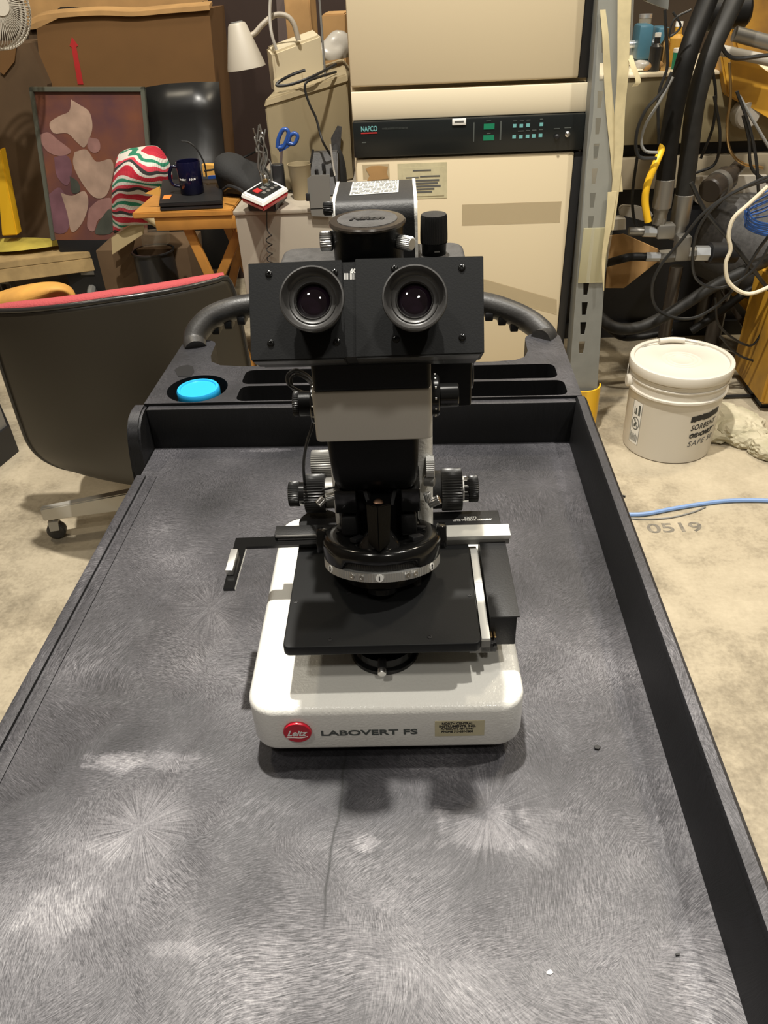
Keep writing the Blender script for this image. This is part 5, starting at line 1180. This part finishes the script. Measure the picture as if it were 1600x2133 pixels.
tag(slab('carton_flap', [(420, 343), (466, 346), (464, 366), (424, 368)], 2.76, .03, 'manila'), 'yellow orange box behind the laptop', 'box')
tag(slab('plastic_spoon', [(444, 344), (458, 335), (470, 332), (471, 338), (462, 347)], 2.72, .01, 'paper', None, .002), 'white scrap of paper on the yellow box behind the mug', 'paper')
tag(slab('blue_strip', [(434, 367), (462, 365), (462, 371), (434, 373)], 2.68, .01, 'blueplastic'), 'dark blue marker lying behind the laptop', 'marker')
bg = blob(PY(508, 368, 2.66), (.090, .10, .070), 47, 4, .34); o_ = tag(finish('shoulder_bag', bg, 'blackfabric', angle=60), 'crumpled black bag between the laptop and the hand control', 'bag')
bm = NB(); tube(bm, [PY(466, 395, 2.50), PY(478, 388, 2.47), PY(500, 396, 2.45), PY(516, 410, 2.45)], .006, n=8); finish('bag_strap', bm, 'blackplastic', o_)

# ------------------------------------------------------------------ striped blanket heap, box, pot, dolly
def sheet(name, rows, m, par=None, th=.012):
    bm = NB(); n_ = len(rows[0]); R0 = [[PY(*q[:2], q[2]) for q in r] for r in rows]
    vs = [[bm.verts.new(p_) for p_ in r] for r in R0]
    for a, b in zip(vs, vs[1:]):
        for i in range(n_-1): bm.faces.new((a[i], a[i+1], b[i+1], b[i]))
    bmesh.ops.recalc_face_normals(bm, faces=bm.faces); o = finish(name, bm, m, par)
    s_ = o.modifiers.new('s', 'SOLIDIFY'); s_.thickness = th; s2 = o.modifiers.new('b', 'SUBSURF'); s2.levels = 2; s2.render_levels = 3; return o
bl = sheet('knitted_blanket', [
    [(243, 318, 3.05), (262, 306, 3.04), (288, 303, 3.0), (312, 299, 3.0), (330, 300, 3.04)],
    [(238, 335, 2.95), (262, 322, 2.90), (292, 318, 2.86), (322, 312, 2.88), (346, 318, 2.96)],
    [(234, 358, 2.90), (262, 348, 2.82), (296, 344, 2.80), (330, 338, 2.82), (362, 346, 2.92)],
    [(230, 384, 2.88), (258, 378, 2.80), (290, 376, 2.80), (328, 378, 2.80), (366, 384, 2.92)],
    [(228, 410, 2.88), (256, 404, 2.82), (286, 404, 2.84), (316, 410, 2.84), (350, 420, 2.90)],
    [(230, 440, 2.90), (252, 430, 2.84), (276, 428, 2.86), (312, 432, 2.86), (352, 440, 2.92)],
    [(232, 470, 2.92), (250, 460, 2.86), (270, 450, 2.86), (318, 455, 2.88), (348, 462, 2.94)],
    [(232, 492, 2.94), (246, 484, 2.88), (262, 470, 2.88), (322, 472, 2.90), (342, 474, 2.96)]], 'knit')
tag(bl, 'crumpled red, white, green and black striped knitted blanket in front of the flower picture', 'blanket')
ob = thing('open_box', 'open tan cardboard box under the striped blanket', 'box', (-1.1, 3.1, 0))
bc0 = Z(300, 640, 0)
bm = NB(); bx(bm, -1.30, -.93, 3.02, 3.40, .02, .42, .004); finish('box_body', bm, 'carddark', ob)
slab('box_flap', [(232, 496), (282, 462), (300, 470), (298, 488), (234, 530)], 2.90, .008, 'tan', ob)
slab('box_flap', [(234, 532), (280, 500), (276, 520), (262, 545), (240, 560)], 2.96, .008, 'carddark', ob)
cl_ = sheet('tan_cloth', [[(284, 430, 2.90), (305, 428, 2.86), (320, 440, 2.84), (335, 445, 2.84), (352, 440, 2.86), (372, 448, 2.9)], [(282, 448, 2.88), (302, 450, 2.82), (322, 470, 2.80), (338, 468, 2.80), (356, 452, 2.84), (378, 462, 2.88)], [(285, 452, 2.90), (306, 462, 2.84), (326, 478, 2.82), (338, 482, 2.82), (354, 462, 2.86), (380, 476, 2.9)]], 'tan', None, .006)
tag(cl_, 'tan cloth edge sagging beneath the striped blanket', 'cloth')
pp = Z(322, 640, .0); pp = V(-1.03, 3.0, 0)
pa, pb_ = PY(318, 520, 3.0), PY(325, 620, 3.0)
pot = thing('ribbed_bucket', 'black ribbed plastic bucket standing under the blanket, left of the table legs', 'bucket', (pa.x, 3.0, 0))
prof = [(.068, 0)]
for k in range(9): prof += [(.069+.0035*k/3, .02+.019*k), (.072+.0035*k/3, .024+.019*k), (.069+.0035*k/3, .030+.019*k)]
prof += [(.078, .22), (.078, pa.z-.01), (.084, pa.z-.005), (.084, pa.z), (.076, pa.z), (.07, .05), (.001, .05)]
bm = NB(); lathe(bm, prof, (pa.x, 3.0, 0), n=40); finish('bucket_body', bm, 'blackplastic', pot)
tag(slab('clear_tub', [(292, 486), (346, 480), (348, 512), (296, 516)], 3.02, .05, 'film', None, .004), 'smoky clear tub resting on the black ribbed bucket', 'tub')
# dolly with boards
dl = thing('wooden_dolly', 'raw wooden platform dolly with film and a yellow post at the left edge', 'dolly', (-1.7, 3.3, 0))
DZ = .33
e0, e1 = Z(200, 522, DZ), Z(-40, 552, DZ); e3, e2 = Z(230, 490, DZ), Z(-40, 505, DZ)
for i in range(3):
    f0, f1 = i/3+.004, (i+1)/3-.004
    q = [e0.lerp(e3, f0), e0.lerp(e3, f1), e1.lerp(e2, f1), e1.lerp(e2, f0)]
    bm = NB(); prism(bm, [p_+V(0, 0, -.028) for p_ in q], (0, 0, .028)); bevd(bm, .002); finish('deck_board', bm, 'pinewood', dl)
e1x = V(e1.x, e1.y, 0)
bm = NB(); prism(bm, [V(e0.x, e0.y, DZ-.085), V(e1.x, e1.y, DZ-.085), V(e1.x, e1.y, DZ-.029), V(e0.x, e0.y, DZ-.029)], ((e3-e0).normalized()*.05)); bevd(bm, .002); finish('front_rail', bm, 'pinewood', dl)
bm = NB(); dd_ = (e1-e0).normalized()*.05; prism(bm, [V(e0.x, e0.y, DZ-.085)+(e3-e0).normalized()*.052, V(e3.x, e3.y, DZ-.085), V(e3.x, e3.y, DZ-.029), V(e0.x, e0.y, DZ-.029)+(e3-e0).normalized()*.052], dd_); bevd(bm, .002); finish('side_rail', bm, 'pinewood', dl)
for c_ in (e0.lerp(e1, .12).lerp(e3.lerp(e2, .12), .18), e0.lerp(e1, .85).lerp(e3.lerp(e2, .85), .2), e0.lerp(e1, .12).lerp(e3.lerp(e2, .12), .8)):
    bm = NB(); bx(bm, c_.x-.03, c_.x+.03, c_.y-.04, c_.y+.04, DZ-.10, DZ-.085); bx(bm, c_.x-.024, c_.x-.020, c_.y-.02, c_.y+.02, .08, DZ-.095); bx(bm, c_.x+.020, c_.x+.024, c_.y-.02, c_.y+.02, .08, DZ-.095); cs = finish('caster_fork', bm, 'fitting', dl)
    bm = NB(); cyl(bm, (c_.x-.018, c_.y, .095), (c_.x+.018, c_.y, .095), .095, 28, bev=.01); finish('caster_wheel', bm, 'greymetal', cs)
slab('yellow_post', [(-10, 330), (0, 310), (36, 490), (4, 492)], 3.35, .05, 'yellow', dl, .004)
fm = sheet('packing_film', [[(-20, 496, 3.42), (40, 493, 3.42), (100, 494, 3.42), (148, 502, 3.42)], [(-20, 512, 3.36), (50, 500, 3.36), (100, 506, 3.36), (146, 506, 3.40)], [(-20, 528, 3.27), (50, 522, 3.28), (100, 514, 3.32), (145, 508, 3.39)]], 'masking', None, .003)
fm.data.materials[0] = mat('yellow_film', (.62, .50, .10), .25, noise=.4, nscale=8)
tag(fm, 'crumpled yellow plastic film spread on the wooden dolly', 'film')
tag(slab('white_box', [(222, 532), (236, 528), (262, 536), (248, 562), (222, 580)], 3.25, .08, 'clearpipe', None, .004), 'pale translucent box leaning beside the dolly corner', 'box')

# ------------------------------------------------------------------ big cartons, picture, portfolio against the back
K = 3.62
bxx = thing('cardboard_box', 'large brown cardboard box with a red arrow behind the flower picture', 'box', (-1.15, K+.2, 0))
bxt = [PY(78, 60, K), PY(105, 180, K), PY(438, 22, K), PY(462, 330, K)]
slab('box_front', [(76, 60), (130, 34), (210, 30), (280, 30), (436, 18), (470, 420), (165, 640), (110, 440)], K, .30, 'card', bxx)
bm = NB(); P_ = [PY(px, py, K-.004) for px, py in ((62, 50), (90, 38), (150, 31), (215, 28), (280, 30), (350, 24), (438, 17))]
rings = [[p_+V(0, -.012, -.006), p_+V(0, -.012, .010), p_+V(0, .05, .022), p_+V(0, .05, .012)] for p_ in crom(P_, 4)]
loft(bm, rings); finish('box_rim', bm, 'cardlight', bxx, angle=60)
bm = NB(); prism(bm, [PY(px, py, K-.001) for px, py in ((150, 77), (163, 95), (159, 98), (174, 176), (162, 176), (149, 98), (145, 96))], (0, -.0006, 0)); finish('printed_arrow', bm, 'inkred', bxx, smooth=False)
ub = thing('cardboard_box', 'cardboard box with a dark hand hole at the top left, above the arrow box', 'box', (-1.3, K+.35, 0))
slab('box_front', [(30, -60), (430, -60), (436, 26), (60, 62)], K+.32, .3, 'cardlight', ub)
bm = NB(); hp_ = [PY(px, py, K+.318) for px, py in ((115, 36), (116, 22), (126, 15), (195, 14), (206, 22), (208, 34))]; prism(bm, hp_, (0, -.002, 0)); finish('hand_hole', bm, 'gasket', ub, smooth=False)
bm = NB(); prism(bm, [PY(px, py, K+.318) for px, py in ((408, 22), (412, 8), (424, 2), (430, 14))], (0, -.002, 0)); finish('hand_hole', bm, 'gasket', ub, smooth=False)
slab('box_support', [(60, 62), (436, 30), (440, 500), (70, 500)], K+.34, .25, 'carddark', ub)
lc = thing('cardboard_box', 'dark brown carton standing at the far left behind the yellow post', 'box', (-1.9, K+.1, 0))
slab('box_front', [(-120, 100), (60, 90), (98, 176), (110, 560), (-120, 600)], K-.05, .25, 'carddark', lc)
slab('box_tape', [(0, 100), (34, 96), (30, 128), (8, 156), (0, 150)], K-.06, .008, 'card', lc)
# flower picture, generic irises
pcn = thing('framed_picture', 'framed print of pale flowers on a rust ground leaning at the left', 'picture', (-1.4, 3.3, 0))
py_ = 3.32
fr = [(62, 181), (302, 181), (330, 500), (108, 500)]
FQ = [PY(fr[0][0], fr[0][1], py_+.08), PY(fr[1][0], fr[1][1], py_+.08), PY(fr[2][0], fr[2][1], py_), PY(fr[3][0], fr[3][1], py_)]
def fq(u_, v_, o=0.):
    a = FQ[0].lerp(FQ[1], u_); b = FQ[3].lerp(FQ[2], u_); return a.lerp(b, v_)+V(0, -o, 0)
pm = mat('rust_print_ground', (.20, .075, .035), .35, col2=(.10, .045, .05), nscale=5, contrast=(.35, .65))
bm = NB(); prism(bm, [fq(.03, .02), fq(.97, .02), fq(.97, 1), fq(.03, 1)], (0, .006, 0)); prn = finish('print_sheet', bm, pm, pcn, smooth=False)
for nm, c_ in (('petal_pale', (.42, .29, .22)), ('petal_pink', (.32, .17, .15)), ('petal_mauve', (.19, .09, .11)), ('leaf_dark', (.07, .075, .06))): M[nm] = mat(nm, c_, .4, noise=.35, nscale=14)
def petal(pix, m, o):
    bm = NB(); P_ = crom([fq((px-95+(y_-181)*-.0)/1., 0) if False else V(px, y_, 0) for px, y_ in pix]+[V(pix[0][0], pix[0][1], 0)], 4)
    pts_ = []
    for p_ in P_[:-1]:
        yy = (p_.y-181)/319.; xl_ = 62+(108-62)*yy; xr_ = 302+(330-302)*yy; pts_.append(fq((p_.x-xl_)/(xr_-xl_), yy, o))
    prism(bm, pts_, (0, -.0006, 0)); finish('painted_petal', bm, m, prn, smooth=False)
petal([(148, 205), (165, 215), (185, 228), (192, 250), (190, 272), (176, 300), (160, 290), (140, 272), (112, 272), (103, 252), (122, 238), (144, 228)], 'petal_pale', .0006)
petal([(82, 275), (100, 270), (120, 285), (148, 308), (125, 318), (100, 310), (86, 292)], 'petal_pink', .0008)
petal([(185, 280), (205, 285), (208, 305), (195, 312), (182, 300)], 'petal_pink', .0008)
petal([(155, 310), (180, 305), (200, 330), (230, 325), (236, 350), (222, 400), (196, 405), (168, 370), (152, 335)], 'petal_pale', .0010)
petal([(126, 395), (150, 402), (176, 392), (184, 420), (172, 460), (150, 482), (140, 440)], 'petal_pale', .0012)
petal([(185, 430), (205, 412), (232, 408), (228, 440), (205, 455), (196, 480), (182, 470)], 'petal_pink', .0012)
petal([(100, 400), (125, 385), (145, 430), (140, 480), (110, 480), (104, 440)], 'petal_mauve', .0010)
petal([(112, 320), (140, 318), (150, 345), (140, 380), (118, 360)], 'petal_mauve', .0008)
petal([(145, 360), (162, 372), (166, 392), (150, 395)], 'leaf_dark', .0014)
petal([(205, 460), (230, 430), (236, 480), (200, 486)], 'leaf_dark', .0014)
for (u0_, v0_, u1_, v1_) in ((0, 0, 1, .028), (0, 0, .035, 1), (.965, 0, 1, 1)):
    bm = NB(); prism(bm, [fq(u0_, v0_, .012), fq(u1_, v0_, .012), fq(u1_, v1_, .012), fq(u0_, v1_, .012)], (0, .022, 0)); bevd(bm, .002); finish('frame_bar', bm, 'frame', pcn)
bm = NB(); bx(bm, FQ[3].x+.02, FQ[2].x, py_, py_+.25, 0, FQ[3].z-.002, .004); tag(finish('dark_filler_block', bm, 'gasket'), 'black crate added under the framed flower picture for the dark behind the wooden dolly', 'filler')  # black block added to fill the dark under the picture
pf = sheet('portfolio_case', [[(300, 182, 3.44), (350, 174, 3.43), (400, 171, 3.43), (456, 170, 3.44)], [(302, 240, 3.42), (350, 236, 3.40), (400, 232, 3.41), (460, 232, 3.42)], [(304, 285, 3.40), (350, 272, 3.42), (410, 268, 3.41), (464, 278, 3.40)], [(306, 330, 3.36), (350, 330, 3.35), (410, 330, 3.35), (468, 330, 3.36)], [(308, 560, 3.2), (350, 560, 3.2), (410, 560, 3.2), (484, 560, 3.2)]], 'portfolio', None, .01); pf.modifiers['b'].levels = 0; pf.modifiers['b'].render_levels = 0
tag(pf, 'black vinyl portfolio leaning beside the flower picture', 'portfolio')
# dark brown board and strips
tag(slab('dark_board', [(430, -60), (590, -60), (620, 430), (560, 640), (470, 640)], K+.28, .04, 'darkbrown'), 'tall dark brown board standing behind the cone lamp', 'board')
tag(slab('taupe_board', [(572, -60), (590, -60), (602, 110), (582, 118)], 3.55, .03, 'brownstrip'), 'narrow taupe board left of the orange brown carton', 'board')
tag(slab('dark_partition', [(600, -80), (760, -80), (760, 500), (610, 500)], 3.75, .04, 'darkbrown'), 'dark brown partition behind the beige monitor and cartons', 'partition')
# fan guard top left
fc = PY(-12, 12, 3.1)
fan = thing('desk_fan', 'round wire guarded fan cut by the upper left corner of the photo', 'fan', (fc.x, fc.y, 0))
fax = V(.75, -.55, .05).normalized(); Mx = axis_m(fax)
def fring(r, h, t_): 
    bm = NB(); P_ = [fc+Mx @ V(r*math.cos(2*PI*k/40), r*math.sin(2*PI*k/40), h) for k in range(41)]; tube(bm, P_, t_, n=6, k=1, smooth=False); return bm
for (r_, h_, t_) in ((.128, 0, .004), (.128, -.03, .004), (.128, -.06, .004)): finish('guard_ring', fring(r_, h_, t_), 'fanwhite', fan)
bm = NB()
for k in range(70):
    a_ = 2*PI*k/70; d1 = V(math.cos(a_), math.sin(a_), 0)
    tube(bm, [fc+Mx @ (d1*.03+V(0, 0, .035)), fc+Mx @ (d1*.10+V(0, 0, .03)), fc+Mx @ (d1*.120+V(0, 0, .012)), fc+Mx @ (d1*.128), fc+Mx @ (d1*.128+V(0, 0, -.06))], .0013, n=5, k=3)
finish('guard_wires', bm, 'fanwhite', fan)
bm = NB(); cyl(bm, fc+fax*.034, fc+fax*.040, .032, 30); finish('guard_cap', bm, 'fanwhite', fan)
bm = NB(); cyl(bm, fc-fax*.06, fc-fax*.16, .06, 24, .04, bev=.008); finish('motor_housing', bm, 'greymetal', fan)
bm = NB(); cyl(bm, fc-fax*.1+V(0, 0, -.03), V(fc.x-.55, fc.y+.2, .0), .014, 12); finish('stand_pole', bm, 'greymetal', fan)
for k in range(4):
    a_ = R(20+90*k); d1 = Mx @ V(math.cos(a_), math.sin(a_), 0); d2 = Mx @ V(math.cos(a_+.7), math.sin(a_+.7), 0)
    bm = NB(); prism(bm, [fc-fax*.02+d1*.02, fc-fax*.035+d1*.110, fc-fax*.015+d2*.110, fc-fax*.015+d2*.02], -fax*.002); finish('fan_blade', bm, 'clearpipe', fan, smooth=False)

# ------------------------------------------------------------------ shell chair
cl_a = PY(-48, 684, 1.50); cr_a = PY(492, 606, 1.66)
ex_ = V(cr_a.x-cl_a.x, cr_a.y-cl_a.y, 0); CWd = ex_.length; ex_.normalize(); ey_ = V(-ex_.y, ex_.x, 0)
cmid = (cl_a+cr_a)/2
ch = thing('shell_chair', 'office shell chair with dark back and red upholstery edge, left of the cart', 'chair', (cmid.x+.02, cmid.y+.18, 0))
ztl, ztr = cl_a.z, cr_a.z
def shell(u_, w_, off=0.):
    """u -1..1 across, w 0 (top) .. 1 (bottom)"""
    zt_ = ztl+(ztr-ztl)*(u_+1)/2+.020*(1-u_*u_)
    hw = CWd/2*(1+.07*w_)
    if w_ > .60: hw *= max(1-((w_-.60)/.41)**2.6, .0)**.5 if w_ < 1.0 else .02
    if w_ < .10: hw *= 1-.045*((.10-w_)/.10)**2
    x_ = u_*hw; y_ = .10*abs(u_)**2.4+.05*w_**3*1.5-.03*math.sin(min(w_, 1)*PI)*(1-u_*u_)
    z_ = zt_-(zt_-.205)*(w_**.96)
    return V(cmid.x, cmid.y, 0)+ex_*x_+ey_*(y_+off)+V(0, 0, z_)
nu, nw = 40, 40
bm = NB(); vs = [[bm.verts.new(shell(-1+2*i/nu, min(j/nw, .998), 0)) for i in range(nu+1)] for j in range(nw+1)]
for a, b in zip(vs, vs[1:]):
    for i in range(nu): bm.faces.new((a[i], a[i+1], b[i+1], b[i]))
so = finish('back_shell', bm, 'chairshell', ch, angle=60); md = so.modifiers.new('s', 'SOLIDIFY'); md.thickness = .005; md.offset = 0
edge = [shell(-1, w_/20.) for w_ in range(19, 0, -1)]+[shell(-1+2*i/24., 0) for i in range(25)]+[shell(1, w_/20.) for w_ in range(1, 20)]
bm = NB(); tube(bm, edge, .006, n=10, k=2); finish('rim_trim', bm, 'trimblack', so)
bm = NB(); rings = []
for j, (o_, dz_) in enumerate(((.005, .000), (.006, .005), (.012, .010), (.030, .012), (.044, .004), (.048, -.04))):
    rings.append([shell(-.985+1.97*i/36., 0, o_)+V(0, 0, dz_*(1-abs(-.985+1.97*i/36.)**8)) for i in range(37)])
loft(bm, rings, caps=False, closed=False); cu = finish('back_cushion', bm, 'redfabric', ch, angle=80)
bm = NB(); c_ = V(cmid.x, cmid.y, 0)+ey_*.30; rings = []
for (z_, s_) in ((.36, .80), (.365, .92), (.40, 1), (.44, .98), (.455, .85)):
    rings.append([c_+ex_*(q.x*s_)+ey_*(q.y*s_)+V(0, 0, z_) for q in rrect(-.21, .21, -.19, .19, .08, 0, 6)])
loft(bm, rings); finish('seat_cushion', bm, 'redfabric', ch)
bm = NB(); rings = []
for (z_, s_) in ((.27, .55), (.29, .85), (.36, 1.0)): rings.append([c_+ex_*(q.x*s_)+ey_*(q.y*s_)+V(0, 0, z_) for q in rrect(-.225, .225, -.22, .20, .09, 0, 6)])
loft(bm, rings); finish('seat_shell', bm, 'chairshell', ch)
hub = V(cmid.x+.03, cmid.y+.22, 0)
bm = NB(); cyl(bm, hub+V(0, 0, .06), hub+V(0, 0, .29), .025, 20); finish('column', bm, 'chrome', ch)
cw = V(-1.075, 1.700, 0)
for k in range(4):
    d1 = (cw-hub); L1 = d1.length; d1.normalize(); d1 = Matrix.Rotation(R(90*k), 3, 'Z') @ d1; s_ = V(-d1.y, d1.x, 0)
    e_ = hub+d1*L1
    bm = NB()
    loft(bm, [[hub+s_*-.022+V(0, 0, .070), hub+s_*.022+V(0, 0, .070), hub+s_*.018+V(0, 0, .135), hub+s_*-.018+V(0, 0, .135)], [e_+s_*-.014+V(0, 0, .068), e_+s_*.014+V(0, 0, .068), e_+s_*.010+V(0, 0, .106), e_+s_*-.010+V(0, 0, .106)]]); bevd(bm, .003); lg = finish('base_leg', bm, 'chrome', ch)
    w0 = e_-d1*.022
    bm = NB(); cyl(bm, w0+V(0, 0, .050), w0+V(0, 0, .075), .006, 12); loft(bm, [[w0+s_*-.020+V(0, 0, .035)+d1*t_ for t_ in (-.012, .012)]+[w0+s_*.020+V(0, 0, .035)+d1*t_ for t_ in (.012, -.012)], [w0+s_*-.012+V(0, 0, .060)+d1*t_ for t_ in (-.014, .014)]+[w0+s_*.012+V(0, 0, .060)+d1*t_ for t_ in (.014, -.014)]]); cs = finish('caster_hood', bm, 'chrome', lg)
    bm = NB(); cyl(bm, w0+s_*-.013+V(0, 0, .0265), w0+s_*.013+V(0, 0, .0265), .026, 24, bev=.004); finish('caster_wheel', bm, 'rubber', cs)
# leather glove draped over the chair
gp_ = [(-30, 632, 1.74), (20, 612, 1.74), (70, 598, 1.74), (115, 590, 1.74), (140, 598, 1.73), (152, 622, 1.72)]
g0 = PY(80, 630, 1.74)
gl = sheet('work_glove', [
 [(-40, 620, 1.80), (10, 600, 1.80), (60, 588, 1.80), (110, 582, 1.80), (140, 588, 1.79), (156, 600, 1.78)],
 [(-40, 626, 1.74), (10, 606, 1.72), (60, 594, 1.71), (112, 588, 1.70), (148, 598, 1.72), (164, 622, 1.74)],
 [(-40, 646, 1.72), (10, 630, 1.69), (60, 622, 1.68), (105, 606, 1.68), (136, 606, 1.70), (166, 634, 1.72)],
 [(-40, 660, 1.74), (10, 660, 1.70), (40, 664, 1.69), (84, 644, 1.70), (128, 612, 1.73), (160, 640, 1.72)],
 [(-40, 690, 1.74), (20, 684, 1.70), (50, 676, 1.70), (90, 664, 1.70), (130, 640, 1.71), (158, 648, 1.74)],
 [(-40, 720, 1.78), (20, 710, 1.76), (60, 700, 1.75), (100, 690, 1.75), (135, 672, 1.75), (156, 668, 1.78)]], 'leather', None, .012)
tag(gl, 'folded yellow orange leather glove lying behind the chair back', 'glove')
# dark cabinet corner far left
dk = thing('dark_trolley', 'dark grey equipment cabinet corner at the left edge below the chair back', 'cabinet', (-1.75, 2.1, 0))
q = [Z(-130, 1080, .0), Z(40, 940, .0), Z(-30, 780, .0), Z(-260, 780, 0)]
bm = NB(); prism(bm, [V(p_.x, p_.y, .0) for p_ in q], (0, 0, .10)); finish('plinth', bm, 'gasket', dk, smooth=False)
bm = NB(); prism(bm, [V(p_.x-.01, p_.y, .10) for p_ in q], (0, 0, .30)); finish('cabinet_body', bm, 'greymetal', dk, smooth=False)
